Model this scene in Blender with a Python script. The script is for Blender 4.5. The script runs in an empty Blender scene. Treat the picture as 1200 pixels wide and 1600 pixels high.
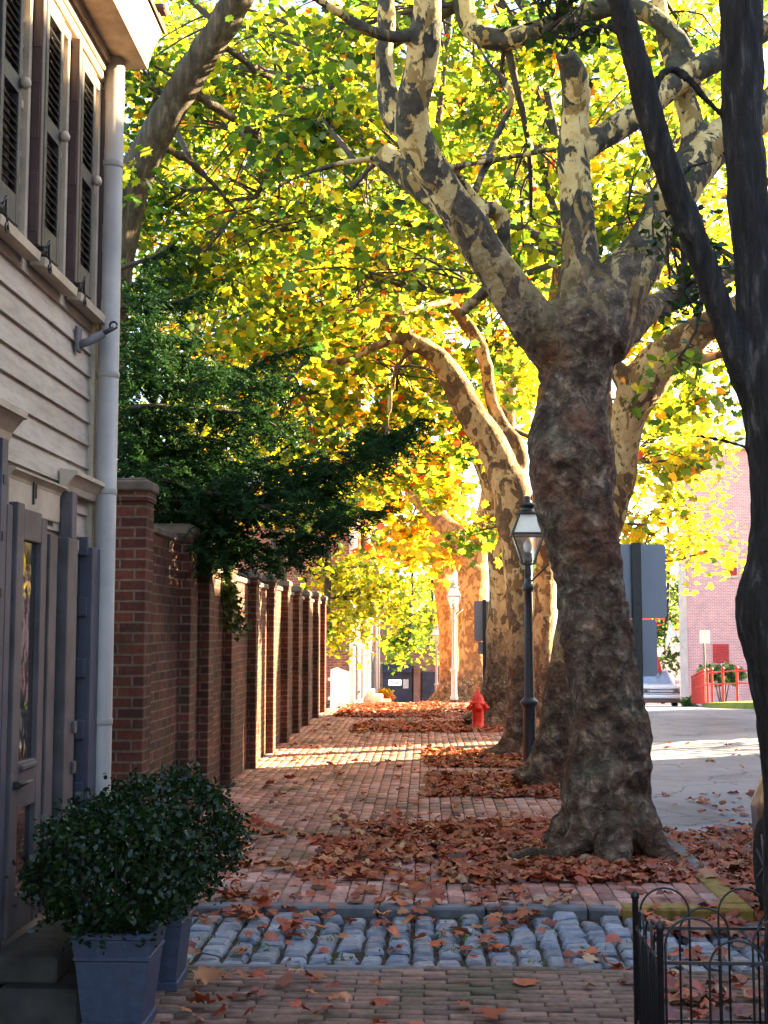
import bpy, math, random
import numpy as np
from mathutils import Vector, Matrix, Euler, noise
R = math.radians
S = bpy.context.scene
COL = S.collection
rng = np.random.default_rng(11)
random.seed(5)

# ------------------------------------------------------------------ camera
cam = bpy.data.objects.new('camera', bpy.data.cameras.new('camera')); COL.objects.link(cam); S.camera = cam
HC = 1.6
cam.location = (0, 0, HC)
cam.rotation_euler = (R(90 + 5.34), 0, R(1.89))
cam.data.sensor_fit = 'VERTICAL'; cam.data.sensor_height = 36; cam.data.lens = 45
cam.data.clip_start = 0.05; cam.data.clip_end = 1000
F = 2000.0
CM = Euler(cam.rotation_euler).to_matrix()

# ------------------------------------------------------------------ light
AZ, EL = 27.0, 21.0                       # degrees from +X towards +Y, and above the horizon
SUN = Vector((math.cos(R(AZ)) * math.cos(R(EL)), math.sin(R(AZ)) * math.cos(R(EL)), math.sin(R(EL))))
W = bpy.data.worlds.new('World'); S.world = W; W.use_nodes = True
nt = W.node_tree; bg = nt.nodes['Background']
sky = nt.nodes.new('ShaderNodeTexSky'); sky.sky_type = 'NISHITA'; sky.sun_disc = False
sky.sun_elevation = R(EL); sky.sun_rotation = R(90 - AZ)
nt.links.new(sky.outputs[0], bg.inputs[0]); bg.inputs[1].default_value = 0.065
sl = bpy.data.lights.new('sun', 'SUN'); sl.energy = 5.0; sl.angle = R(0.5); sl.color = (1, .79, .46)
so = bpy.data.objects.new('sun', sl); COL.objects.link(so)
so.rotation_euler = (-SUN).to_track_quat('-Z', 'Y').to_euler()
S.view_settings.view_transform = 'Standard'; S.view_settings.look = 'None'
S.view_settings.gamma = 1; S.view_settings.exposure = 3.8
cy = S.cycles
cy.use_denoising = True; cy.max_bounces = 7; cy.diffuse_bounces = 4; cy.glossy_bounces = 3
cy.transmission_bounces = 5; cy.transparent_max_bounces = 8; cy.sample_clamp_indirect = 8
cy.use_adaptive_sampling = True; cy.adaptive_threshold = 0.02

# ------------------------------------------------------------------ helpers
def px(x, y, Y):
    """point at world depth Y seen at photo pixel x, y"""
    d = CM @ Vector(((x - 600) / F, -(y - 800) / F, -1))
    return Vector((0, 0, HC)) + d * (Y / d.y)
def onX(x, y, X):
    d = CM @ Vector(((x - 600) / F, -(y - 800) / F, -1))
    return Vector((0, 0, HC)) + d * (X / d.x)
def gnd(Y):
    return 0.0 if Y < 29 else -0.055 * (Y - 29)

def put(o, parent):
    COL.objects.link(o)
    if parent is not None:
        o.parent = parent
    return o
def tag(o, label=None, cat=None, group=None, kind=None):
    if label: o['label'] = label
    if cat: o['category'] = cat
    if group: o['group'] = group
    if kind: o['kind'] = kind
    return o
def thing(name, label, cat, loc=(0, 0, 0), rz=0, group=None):
    o = bpy.data.objects.new(name, None); COL.objects.link(o)
    o.location = loc; o.rotation_euler = (0, 0, rz); o.empty_display_size = .2
    return tag(o, label, cat, group)
def copy_tree(o, parent=None):
    c = o.copy(); COL.objects.link(c)
    if parent is not None: c.parent = parent
    for ch in list(o.children): copy_tree(ch, c)
    return c

class MB:
    """collects shapes in world coordinates; build() turns them into one mesh object"""
    def __init__(s, org=(0, 0, 0)):
        s.v = []; s.f = []; s.sm = []; s.org = Vector(org)
    def add(s, vs, fs, smooth=False):
        b = len(s.v); s.v += [tuple(v) for v in vs]
        s.f += [tuple(i + b for i in f) for f in fs]; s.sm += [smooth] * len(fs)
    def box(s, x0, x1, y0, y1, z0, z1, bev=0.0, M=None):
        if bev <= 0:
            vs = [(x, y, z) for z in (z0, z1) for y in (y0, y1) for x in (x0, x1)]
            fs = [(0, 2, 3, 1), (4, 5, 7, 6), (0, 1, 5, 4), (2, 6, 7, 3), (0, 4, 6, 2), (1, 3, 7, 5)]
        else:
            b = min(bev, .45 * min(x1 - x0, y1 - y0, z1 - z0)); vs = []; idx = {}
            c = (((x0, 1), (x1, -1)), ((y0, 1), (y1, -1)), ((z0, 1), (z1, -1)))
            for i in range(2):
                for j in range(2):
                    for k in range(2):
                        P = (c[0][i], c[1][j], c[2][k])
                        for a in range(3):
                            idx[i, j, k, a] = len(vs)
                            vs.append(tuple(P[q][0] + (0 if q == a else b * P[q][1]) for q in range(3)))
            fs = []
            for a in range(3):
                o1, o2 = (a + 1) % 3, (a + 2) % 3
                for e in range(2):
                    q = []
                    for (p, r) in ((0, 0), (1, 0), (1, 1), (0, 1)):
                        t = [0, 0, 0]; t[a] = e; t[o1] = p; t[o2] = r; q.append(idx[t[0], t[1], t[2], a])
                    fs.append(q if e else q[::-1])
                for p in range(2):
                    for r in range(2):
                        q = []
                        for (e, ax) in ((0, o1), (1, o1), (1, o2), (0, o2)):
                            t = [0, 0, 0]; t[a] = e; t[o1] = p; t[o2] = r; q.append(idx[t[0], t[1], t[2], ax])
                        fs.append(q if (p ^ r) else q[::-1])
            for i in range(2):
                for j in range(2):
                    for k in range(2):
                        q = [idx[i, j, k, a] for a in range(3)]
                        fs.append(q if (i + j + k) % 2 else q[::-1])
        if M is not None: vs = [M @ Vector(v) for v in vs]
        s.add(vs, fs)
    def lathe(s, cx, cy, prof, n=20, M=None, smooth=True, rot=0.0):
        vs = []; fs = []
        for (r, z) in prof:
            for k in range(n):
                a = rot + 2 * math.pi * k / n
                v = Vector((cx + r * math.cos(a), cy + r * math.sin(a), z))
                vs.append(M @ v if M is not None else v)
        for i in range(len(prof) - 1):
            for k in range(n):
                k2 = (k + 1) % n
                fs.append((i * n + k, i * n + k2, (i + 1) * n + k2, (i + 1) * n + k))
        fs.append(tuple(range(n))[::-1]); fs.append(tuple((len(prof) - 1) * n + k for k in range(n)))
        s.add(vs, fs, smooth)
    def tube(s, pts, rad, n=10, smooth=True, cap=True, nz=0.0, nsc=3.0):
        pts = [Vector(p) for p in pts]
        if not hasattr(rad, '__len__'): rad = [rad] * len(pts)
        vs = []; fs = []; u = None
        for i, p in enumerate(pts):
            t = (pts[min(i + 1, len(pts) - 1)] - pts[max(i - 1, 0)]).normalized()
            if u is None:
                u = t.orthogonal().normalized()
            else:
                u = (u - t * u.dot(t))
                u = u.normalized() if u.length > 1e-6 else t.orthogonal().normalized()
            w = t.cross(u)
            for k in range(n):
                a = 2 * math.pi * k / n
                d = u * math.cos(a) + w * math.sin(a)
                r = rad[i]
                if nz: r *= 1 + nz * noise.noise((p + d * r) * nsc)
                vs.append(p + d * r)
        for i in range(len(pts) - 1):
            for k in range(n):
                k2 = (k + 1) % n
                fs.append((i * n + k, i * n + k2, (i + 1) * n + k2, (i + 1) * n + k))
        if cap:
            fs.append(tuple(range(n))[::-1]); fs.append(tuple((len(pts) - 1) * n + k for k in range(n)))
        s.add(vs, fs, smooth)
    def bar(s, a, b, w, h=None):
        a = Vector(a); b = Vector(b); h = h or w
        q = (b - a).to_track_quat('Z', 'Y').to_matrix().to_4x4(); q.translation = a
        s.box(-w / 2, w / 2, -h / 2, h / 2, 0, (b - a).length, min(w, h) * .12, q)
    def prism(s, poly, f0, f1):
        """poly: 2-D outline; f0, f1: functions from a 2-D point to the two end faces"""
        n = len(poly); vs = [f0(p) for p in poly] + [f1(p) for p in poly]
        fs = [tuple(range(n))[::-1], tuple(range(n, 2 * n))]
        for i in range(n):
            j = (i + 1) % n; fs.append((i, j, n + j, n + i))
        s.add(vs, fs)
    def build(s, name, mat, parent=None, uv=True):
        me = bpy.data.meshes.new(name)
        o = s.org
        me.from_pydata([(v[0] - o.x, v[1] - o.y, v[2] - o.z) for v in s.v], [], s.f)
        me.polygons.foreach_set('use_smooth', s.sm)
        me.update()
        if uv: boxuv(me)
        if mat: me.materials.append(mat)
        ob = bpy.data.objects.new(name, me)
        return put(ob, parent)

def boxuv(me):
    nl = len(me.loops)
    if not nl: return
    co = np.empty(len(me.vertices) * 3); me.vertices.foreach_get('co', co); co = co.reshape(-1, 3)
    vi = np.empty(nl, np.int32); me.loops.foreach_get('vertex_index', vi)
    npoly = len(me.polygons)
    nr = np.empty(npoly * 3); me.polygons.foreach_get('normal', nr); nr = np.abs(nr.reshape(-1, 3))
    lt = np.empty(npoly, np.int32); me.polygons.foreach_get('loop_total', lt)
    ax = np.repeat(np.argmax(nr, 1), lt)
    c = co[vi]; uv = np.empty((nl, 2))
    for a, (i, j) in enumerate(((1, 2), (0, 2), (0, 1))):
        m = ax == a; uv[m, 0] = c[m, i]; uv[m, 1] = c[m, j]
    l = me.uv_layers.new(name='UVMap'); l.data.foreach_set('uv', uv.ravel())

def catmull(P, step=.12):
    """P: list of (Vector, radius); resampled smoothly"""
    out = []
    for i in range(len(P) - 1):
        p0 = P[max(i - 1, 0)]; p1 = P[i]; p2 = P[i + 1]; p3 = P[min(i + 2, len(P) - 1)]
        n = max(2, int((p2[0] - p1[0]).length / step))
        for k in range(n):
            t = k / n
            def cr(a, b, c, d): return .5 * ((2 * b) + (c - a) * t + (2 * a - 5 * b + 4 * c - d) * t * t + (3 * b - a - 3 * c + d) * t ** 3)
            out.append((cr(p0[0], p1[0], p2[0], p3[0]), max(.002, cr(p0[1], p1[1], p2[1], p3[1]))))
    out.append(P[-1]); return out
def ppath(L):
    return [(px(x, y, Y), w / 2 / F * Y) for (x, y, Y, w) in L]

# ------------------------------------------------------------------ materials
class NT:
    def __init__(s, name):
        s.m = bpy.data.materials.new(name); s.m.use_nodes = True
        s.t = s.m.node_tree; s.b = s.t.nodes['Principled BSDF']; s.o = s.t.nodes['Material Output']
    def n(s, typ, **kw):
        nd = s.t.nodes.new('ShaderNode' + typ)
        for k, v in kw.items():
            if k.startswith('i_'):
                key = k[2:]; key = int(key) if key.isdigit() else key.replace('_', ' ')
                nd.inputs[key].default_value = v
            else: setattr(nd, k, v)
        return nd
    def l(s, a, b): s.t.links.new(a, b)
    def mix(s, fac, a, b, mode='MIX'):
        nd = s.n('Mix', data_type='RGBA', blend_type=mode)
        for inp, v in ((nd.inputs[0], fac), (nd.inputs[6], a), (nd.inputs[7], b)):
            if hasattr(v, 'links'): s.l(v, inp)
            elif isinstance(v, (int, float)): inp.default_value = v
            else: inp.default_value = (*v, 1)
        return nd.outputs[2]
    def noise(s, sc, det=4, rough=.55, vec=None, dist=0):
        nd = s.n('TexNoise', i_Scale=sc, i_Detail=det, i_Roughness=rough, i_Distortion=dist)
        s.l(vec or s.obj(), nd.inputs['Vector']); return nd.outputs['Fac']
    def obj(s):
        if not hasattr(s, '_o'): s._o = s.n('TexCoord')
        return s._o.outputs['Object']
    def uv(s):
        if not hasattr(s, '_o'): s._o = s.n('TexCoord')
        return s._o.outputs['UV']
    def ramp(s, fac, stops, interp='LINEAR'):
        nd = s.n('ValToRGB'); cr = nd.color_ramp; cr.interpolation = interp
        while len(cr.elements) < len(stops): cr.elements.new(.5)
        for e, (p, c) in zip(cr.elements, stops):
            e.position = p; e.color = (*c, 1) if hasattr(c, '__len__') else (c, c, c, 1)
        s.l(fac, nd.inputs[0]); return nd.outputs[0]
    def math(s, op, a, b=0.0):
        nd = s.n('Math', operation=op)
        for inp, v in ((nd.inputs[0], a), (nd.inputs[1], b)):
            if hasattr(v, 'links'): s.l(v, inp)
            else: inp.default_value = v
        return nd.outputs[0]
    def bump(s, h, st=.5, d=.02):
        nd = s.n('Bump', i_Strength=st, i_Distance=d); s.l(h, nd.inputs['Height']); s.l(nd.outputs[0], s.b.inputs['Normal'])
    def base(s, c, rough=.8, spec=.3, metal=0.0):
        if hasattr(c, 'links'): s.l(c, s.b.inputs['Base Color'])
        else: s.b.inputs['Base Color'].default_value = (*c, 1)
        if hasattr(rough, 'links'): s.l(rough, s.b.inputs['Roughness'])
        else: s.b.inputs['Roughness'].default_value = rough
        s.b.inputs['Specular IOR Level'].default_value = spec; s.b.inputs['Metallic'].default_value = metal

def mat_plain(name, c, rough=.7, spec=.3, metal=0.0, var=.25, sc=7.0, bump=.15, emit=None):
    t = NT(name)
    f = t.noise(sc, 5)
    lo = tuple(v * (1 - var) for v in c); hi = tuple(min(1, v * (1 + var)) for v in c)
    t.base(t.ramp(f, [(.3, lo), (.7, hi)]), rough, spec, metal)
    if bump: t.bump(t.noise(sc * 6, 4), bump, .01)
    if emit:
        t.b.inputs['Emission Color'].default_value = (*emit[:3], 1); t.b.inputs['Emission Strength'].default_value = emit[3]
    return t.m

def mat_brick(name, c1, c2, mortar, bw=.215, bh=.076, ms=.009, dirt=.5, bumpd=.012, moss=0.0):
    t = NT(name)
    wob = t.n('VectorMath', operation='ADD'); nz = t.n('TexNoise', i_Scale=2.5, i_Detail=2)
    t.l(t.obj(), nz.inputs['Vector'])
    sc = t.n('VectorMath', operation='SCALE'); sc.inputs['Scale'].default_value = .012
    t.l(nz.outputs['Color'], sc.inputs[0]); t.l(t.uv(), wob.inputs[0]); t.l(sc.outputs[0], wob.inputs[1])
    b = t.n('TexBrick', i_Scale=1.0, i_Mortar_Size=ms, i_Mortar_Smooth=.25, i_Brick_Width=bw, i_Row_Height=bh, i_Bias=0.0)
    b.inputs['Color1'].default_value = (*c1, 1); b.inputs['Color2'].default_value = (*c2, 1); b.inputs['Mortar'].default_value = (*mortar, 1)
    t.l(wob.outputs[0], b.inputs['Vector'])
    f = t.noise(1.7, 6, .6)
    d = t.ramp(f, [(.3, (1 - dirt,) * 3), (.65, (1.15, 1.1, 1.05))])
    c = t.mix(1.0, b.outputs['Color'], d, 'MULTIPLY')
    f2 = t.noise(28, 4)
    c = t.mix(1.0, c, t.ramp(f2, [(.25, .7), (.75, 1.25)]), 'MULTIPLY')
    if moss:
        mf = t.ramp(t.noise(2.2, 6, .65, dist=.5), [(.5, 0.0), (.68, moss)])
        c = t.mix(mf, c, (.045, .055, .022))
    t.base(c, .85, .25)
    h = t.math('SUBTRACT', t.math('MULTIPLY', f2, .3), b.outputs['Fac'])
    t.bump(h, .8, bumpd); return t.m

def mat_attr(name, rough=.85, spec=.25, nsc=18, amp=.35, bump=.4, bd=.006, moss=None, gain=1.0):
    t = NT(name)
    a = t.n('Attribute', attribute_name='Col')
    f = t.noise(nsc, 5)
    c = t.mix(1.0, a.outputs['Color'], t.ramp(f, [(.25, (1 - amp) * gain), (.75, (1 + amp) * gain)]), 'MULTIPLY')
    if moss:
        mf = t.ramp(t.noise(1.3, 6, .65), [(moss[0], 0.0), (moss[0] + .15, moss[1])])
        c = t.mix(mf, c, (.05, .06, .025))
    t.base(c, rough, spec)
    if bump: t.bump(t.noise(nsc * 2.2, 5), bump, bd)
    return t.m

def mat_leaf(name, trans=.5, tgain=1.5, rough=.45, gloss=.06):
    t = NT(name)
    a = t.n('Attribute', attribute_name='Col')
    f = t.noise(9, 3)
    c = t.mix(1.0, a.outputs['Color'], t.ramp(f, [(.3, .75), (.7, 1.25)]), 'MULTIPLY')
    df = t.n('BsdfDiffuse'); t.l(c, df.inputs[0])
    tr = t.n('BsdfTranslucent'); tc = t.mix(1.0, c, (tgain, tgain * 1.0, tgain * .6), 'MULTIPLY'); t.l(tc, tr.inputs[0])
    m1 = t.n('MixShader'); m1.inputs[0].default_value = trans; t.l(df.outputs[0], m1.inputs[1]); t.l(tr.outputs[0], m1.inputs[2])
    gl = t.n('BsdfGlossy'); gl.inputs['Roughness'].default_value = rough; gl.inputs[0].default_value = (.9, .95, 1, 1)
    m2 = t.n('MixShader'); m2.inputs[0].default_value = gloss; t.l(m1.outputs[0], m2.inputs[1]); t.l(gl.outputs[0], m2.inputs[2])
    t.l(m2.outputs[0], t.o.inputs[0]); t.t.nodes.remove(t.b); return t.m

def mat_sycamore(name, zr=3.4, warm=0.0, pale=.0, cr=((.46, .30, .10), (.62, .46, .20)), ol=((.032, .028, .02), (.085, .074, .05))):
    """rough brown bark low on the trunk, flaking olive, tan and cream plates higher up"""
    t = NT(name)
    sep = t.n('SeparateXYZ'); t.l(t.obj(), sep.inputs[0])
    st = t.n('Mapping'); st.inputs['Scale'].default_value = (1, 1, .62); t.l(t.obj(), st.inputs[0])
    n1 = t.noise(6.3, 6, .56, st.outputs[0], .45)
    n2 = t.noise(11, 5, .55, st.outputs[0], .4)
    cream = t.ramp(n2, [(.3, cr[0]), (.62, cr[1])])
    olive = t.ramp(t.noise(14, 4), [(.3, ol[0]), (.7, ol[1])])
    thr = t.math('ADD', t.math('ADD', n1, pale), t.math('MULTIPLY', t.math('SUBTRACT', t.noise(1.5, 2), .5), .55))
    mk = t.ramp(thr, [(.49, 0.0), (.515, 1.0)])
    plates = t.mix(mk, olive, cream)
    fl = t.ramp(t.noise(21, 4, .5, st.outputs[0], .3), [(.655, 0.0), (.67, 1.0)])
    plates = t.mix(fl, plates, olive)
    tan = t.ramp(t.math('ADD', t.noise(8.5, 5, .55, st.outputs[0], .6), pale * .5), [(.56, 0.0), (.585, 1.0)])
    plates = t.mix(tan, plates, tuple(v * .6 for v in cr[0]))
    nb = t.noise(6.5, 9, .74, None, .4)
    dk = t.ramp(nb, [(.3, (.018, .011, .007)), (.44, (.085, .052, .032)), (.54, (.18, .122, .08)), (.66, (.38, .27, .175))])
    vo = t.n('TexVoronoi', i_Scale=19.0, i_Randomness=1.0); wv = t.n('VectorMath', operation='ADD'); nn_ = t.n('TexNoise', i_Scale=9.0, i_Detail=4); t.l(t.obj(), nn_.inputs['Vector'])
    sc_ = t.n('VectorMath', operation='SCALE'); sc_.inputs['Scale'].default_value = .16; t.l(nn_.outputs['Color'], sc_.inputs[0]); t.l(t.obj(), wv.inputs[0]); t.l(sc_.outputs[0], wv.inputs[1]); t.l(wv.outputs[0], vo.inputs['Vector'])
    flake = t.n('SeparateColor'); t.l(vo.outputs['Color'], flake.inputs[0])
    dk = t.mix(1.0, dk, t.ramp(flake.outputs[0], [(.0, .72), (.8, 1.08), (.9, 1.6)]), 'MULTIPLY')
    gm = t.ramp(t.noise(3.1, 6, .65), [(.54, 0.0), (.66, .6)])
    dk = t.mix(gm, dk, t.ramp(nb, [(.35, (.02, .024, .016)), (.65, (.11, .125, .08))]))
    rd = t.ramp(t.noise(2.2, 5, .6), [(.51, 0.0), (.63, .75)])
    dk = t.mix(rd, dk, t.ramp(nb, [(.35, (.05, .018, .01)), (.65, (.26, .10, .05))]))
    lich = t.ramp(t.noise(24, 5, .7), [(.64, 0.0), (.7, .6)])
    dk = t.mix(lich, dk, (.3, .27, .2))
    zz = t.math('ADD', sep.outputs[2], t.math('MULTIPLY', t.noise(2.2, 4), 1.6))
    zf = t.ramp(t.math('DIVIDE', zz, 10.0), [((zr + .35) / 10, 0.0), ((zr + 1.45) / 10, 1.0)])
    c = t.mix(zf, dk, plates)
    t.base(c, .88, .2)
    hb = t.math('MULTIPLY', t.math('ADD', t.noise(9, 9, .75), t.math('MULTIPLY', vo.outputs['Distance'], .5)), t.math('SUBTRACT', 1.25, zf))
    t.bump(t.math('ADD', hb, t.math('MULTIPLY', mk, -.12)), .95, .06); return t.m

def mat_bark(name, c=(.05, .042, .036), sc=22, gain=1.0, hi=2.4):
    t = NT(name)
    st = t.n('Mapping'); st.inputs['Scale'].default_value = (1, 1, .18); t.l(t.obj(), st.inputs[0])
    f = t.noise(sc, 6, .65, st.outputs[0], .3)
    t.base(t.ramp(f, [(.3, tuple(v * .35 * gain for v in c)), (.55, tuple(v * gain for v in c)), (.75, tuple(v * hi for v in c))]), .9, .2)
    t.bump(f, 1.0, .03); return t.m

M = {}
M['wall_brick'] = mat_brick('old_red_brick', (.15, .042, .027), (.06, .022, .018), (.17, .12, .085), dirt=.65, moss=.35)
M['pink_brick'] = mat_brick('pink_brick_painted_light', (.72, .35, .34), (.62, .28, .28), (.9, .8, .78), dirt=.1)  # brick and mortar brightened in place of strong light on the face
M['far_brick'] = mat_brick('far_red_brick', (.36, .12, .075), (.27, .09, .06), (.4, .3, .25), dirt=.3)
M['cap'] = mat_plain('weathered_cap_stone', (.12, .095, .075), .9, var=.4)
M['paver'] = mat_attr('brick_paver', nsc=26, amp=.35, moss=(.5, .65), bump=.5)
M['cobble'] = mat_attr('granite_sett', rough=.6, spec=.45, nsc=30, amp=.3, bump=.6, bd=.01)
M['soil'] = mat_plain('dark_soil', (.055, .04, .028), .95, .1, var=.5, sc=14, bump=.6)
M['stone'] = mat_plain('grey_kerb_stone', (.13, .125, .13), .85, var=.3, sc=9)
M['yellow'] = mat_plain('worn_yellow_paint', (.24, .145, .025), .75, var=.4, sc=18)
M['asphalt'] = None
t = NT('asphalt'); f = t.noise(.6, 6, .65); g = t.noise(120, 3)
t.base(t.mix(1.0, t.ramp(f, [(.36, (.19, .193, .23)), (.46, (.245, .25, .30)), (.6, (.28, .285, .34))]), t.ramp(g, [(.3, .7), (.7, 1.25)]), 'MULTIPLY'), .8, .35)
v_ = t.n('TexVoronoi', i_Scale=.55, feature='DISTANCE_TO_EDGE'); wv = t.n('VectorMath', operation='ADD'); nq = t.n('TexNoise', i_Scale=1.6, i_Detail=5); t.l(t.obj(), nq.inputs['Vector']); t.l(t.obj(), wv.inputs[0]); t.l(nq.outputs['Color'], wv.inputs[1]); t.l(wv.outputs[0], v_.inputs['Vector'])
crk = t.ramp(v_.outputs['Distance'], [(.004, .45), (.012, 1.0)]); old = t.b.inputs['Base Color'].links[0].from_socket
pat = t.ramp(t.noise(.22, 1), [(.50, 1.0), (.505, .8)])
stn = t.ramp(t.noise(1.1, 6, .7), [(.3, .72), (.55, 1.0)])
t.l(t.mix(1.0, t.mix(1.0, t.mix(1.0, old, crk, 'MULTIPLY'), pat, 'MULTIPLY'), stn, 'MULTIPLY'), t.b.inputs['Base Color'])
t.bump(g, .5, .01); M['asphalt'] = t.m
M['earth'] = mat_plain('earth', (.09, .075, .05), .95, .1, var=.4, sc=.8)
M['lawn'] = mat_plain('lawn', (.1, .17, .03), .9, .1, var=.4, sc=5, bump=.6)
t = NT('white_clapboard_paint'); st = t.n('Mapping'); st.inputs['Scale'].default_value = (1, .25, 1.4); t.l(t.obj(), st.inputs[0])
f = t.noise(3.5, 6, .6, st.outputs[0]); g = t.noise(22, 5, .6, st.outputs[0])
c = t.mix(1.0, t.ramp(f, [(.3, (.34, .275, .215)), (.7, (.48, .41, .335))]), t.ramp(g, [(.25, .72), (.55, 1.05)]), 'MULTIPLY')
t.base(c, .6, .3); t.bump(g, .25, .006); M['clap'] = t.m
M['trim'] = mat_plain('cream_trim', (.42, .34, .25), .55, var=.2, sc=5)
M['eave'] = mat_plain('weathered_eave_paint', (.33, .24, .17), .6, var=.3, sc=9)
M['mauve'] = mat_plain('mauve_grey_paint', (.085, .072, .076), .5, var=.3, sc=6)
M['shutter'] = mat_plain('dark_slate_shutter', (.05, .052, .075), .5, .4, var=.3, sc=6)
M['shutter_red'] = mat_plain('maroon_shutter', (.06, .03, .028), .5, .4, var=.3, sc=6)
M['louver'] = mat_plain('louver_paint', (.03, .027, .03), .5, var=.35, sc=6)
M['black'] = mat_plain('black_iron', (.012, .013, .016), .45, .5, var=.3, sc=20)
M['sunlit_iron'] = mat_plain('black_iron_painted_sunlit', (.42, .37, .34), .4, .5, var=.1)  # paler copy of the black iron, sunlight on the far lamps painted in
M['gap_shade'] = mat_plain('painted_gap_shade', (.006, .006, .007), .9, .1, bump=0)
M['spout'] = mat_plain('grey_white_downspout', (.31, .285, .26), .5, .5, var=.2, sc=3.5, bump=.12)
M['roof'] = mat_plain('brown_shingle', (.1, .06, .045), .9, var=.4, sc=14)
M['slate'] = mat_plain('slate_roof', (.16, .18, .22), .7, var=.3, sc=8)
t = NT('window_glass'); t.base((.02, .022, .022), .04, .9); t.bump(t.noise(6, 2), .06, .02); M['glass'] = t.m
M['screen'] = mat_plain('windscreen_painted_sky', (.25, .38, .5), .08, .8, var=.2, bump=0)  # sky reflection painted into the glass colour
M['planter'] = mat_plain('blue_grey_planter', (.045, .06, .105), .6, .4, var=.22, sc=22, bump=.3)
M['step'] = mat_plain('stone_step', (.05, .045, .04), .9, var=.35, sc=9)
M['mat'] = mat_plain('coir_mat', (.16, .1, .06), .95, .1, var=.5, sc=70, bump=1)
M['syc'] = mat_sycamore('sycamore_bark', 4.1, 0, -.02)
M['syc_mid'] = mat_sycamore('sycamore_bark_flaking_orange_lit', 1.3, .6, .0, ((.44, .22, .08), (.58, .38, .17)), ((.085, .048, .024), (.19, .10, .045)))  # flaking bark, with orange sunlight painted into the plate colours
M['syc_far'] = mat_sycamore('sycamore_bark_orange_lit', .9, 1.0, .01, ((.45, .2, .07), (.55, .27, .1)), ((.2, .085, .035), (.3, .13, .05)))  # bark copy with orange sun and bounce light painted into its colours
M['bark'] = mat_bark('furrowed_dark_bark', (.030, .027, .025), 26, 1.0, 4.2)
M['bark_tl'] = mat_bark('brown_furrowed_bark', (.085, .065, .045), 16)
M['twig'] = mat_plain('twig_bark', (.07, .055, .042), .9, var=.4, sc=10)
M['leaf'] = mat_leaf('sycamore_leaf', .64, 2.1, .45, .02)
M['leaf_dark'] = mat_leaf('glossy_dark_leaf', .2, 1.2, .38, .03)
M['needle'] = mat_leaf('yew_needle', .3, 1.2, .6, .008)
M['fallen'] = mat_leaf('fallen_leaf', .12, 1.1, .5, .05)
M['sign_back'] = mat_plain('grey_sign_back', (.2, .215, .27), .45, .5, .25, var=.07, sc=3, bump=.03)
M['lamp_glass'] = None
t = NT('frosted_lamp_glass'); t.base((.82, .8, .76), .25, .5); t.b.inputs['Transmission Weight'].default_value = .85; t.b.inputs['IOR'].default_value = 1.1; M['lamp_glass'] = t.m
M['white_panel'] = mat_plain('white_lamp_roof', (.8, .8, .78), .35, .5, var=.05, bump=0)
M['hydrant'] = mat_plain('red_orange_hydrant', (.7, .018, .003), .4, .5, var=.12, sc=9)
M['carpaint'] = mat_plain('brown_car_paint', (.07, .028, .018), .25, .6, .4, var=.08, bump=0)
M['white_paint'] = mat_plain('white_car_paint', (.8, .8, .8), .25, .6, var=.03, bump=0)
M['chrome'] = mat_plain('chrome', (.55, .55, .57), .3, .6, .8, var=.05, bump=0)
M['dull_metal'] = mat_plain('dull_wheel_metal', (.12, .12, .125), .4, .5, .6, var=.2)
M['rubber'] = mat_plain('tyre_rubber', (.012, .012, .012), .85, .2, bump=.1)
M['bronze'] = mat_plain('dark_bumper', (.12, .075, .06), .5, .4, var=.15)
M['white_wood'] = mat_plain('white_fence_paint', (.8, .77, .68), .6, var=.1)
M['red_wood'] = mat_plain('red_fence_paint', (.42, .035, .03), .55, var=.2)
M['cloth_white'] = mat_plain('white_flag_cloth', (.82, .78, .68), .8, var=.06)
M['cloth_red'] = mat_plain('red_cloth', (.6, .06, .05), .8, var=.1)
M['vent'] = mat_plain('red_louvre', (.5, .06, .06), .6, var=.2)
M['shop_dark'] = mat_plain('dark_shopfront', (.035, .03, .045), .5, .4, var=.4, sc=2)
M['pale_wall'] = mat_plain('pale_render', (.62, .53, .48), .8, var=.12, sc=3)
t = NT('lit_sign'); t.base((.9, .8, .85), .4); t.b.inputs['Emission Color'].default_value = (1, .78, .85, 1); t.b.inputs['Emission Strength'].default_value = .22; M['lit'] = t.m
M['sign_red'] = mat_plain('red_sign_lettering', (.75, .02, .06), .5, bump=0)

# ------------------------------------------------------------------ leaves
SYC = np.array([(0, -.1), (.24, -.22), (.36, -.04), (.56, .1), (.43, .26), (.46, .58), (.23, .53), (0, .86),
                (-.2, .5), (-.44, .54), (-.40, .3), (-.58, .06), (-.33, -.0), (-.22, -.2)])
SYF = np.array([(0, -.1), (.3, -.12), (.54, .2), (.24, .36), (0, .85), (-.24, .36), (-.54, .2), (-.3, -.12)])
OVAL = np.array([(0, -.5), (.22, -.3), (.3, 0), (.2, .3), (0, .55), (-.2, .3), (-.3, 0), (-.22, -.3)])
NEED = np.array([(0, -.5), (.11, -.2), (.09, .3), (0, .55), (-.09, .3), (-.11, -.2)])
PAL = dict(dg=(.026, .06, .014), g=(.075, .125, .014), yg=(.225, .228, .013), y=(.53, .385, .017), o=(.55, .19, .015), r=(.45, .06, .015), p=(.16, .2, .10))
def palette(n, w, r=None):
    r = r or rng
    ks = list(w); p = np.array([w[k] for k in ks], float); p /= p.sum()
    c = np.array([PAL[k] for k in ks])[r.choice(len(ks), n, p=p)]
    return c * r.uniform(.72, 1.3, (n, 1))
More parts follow.
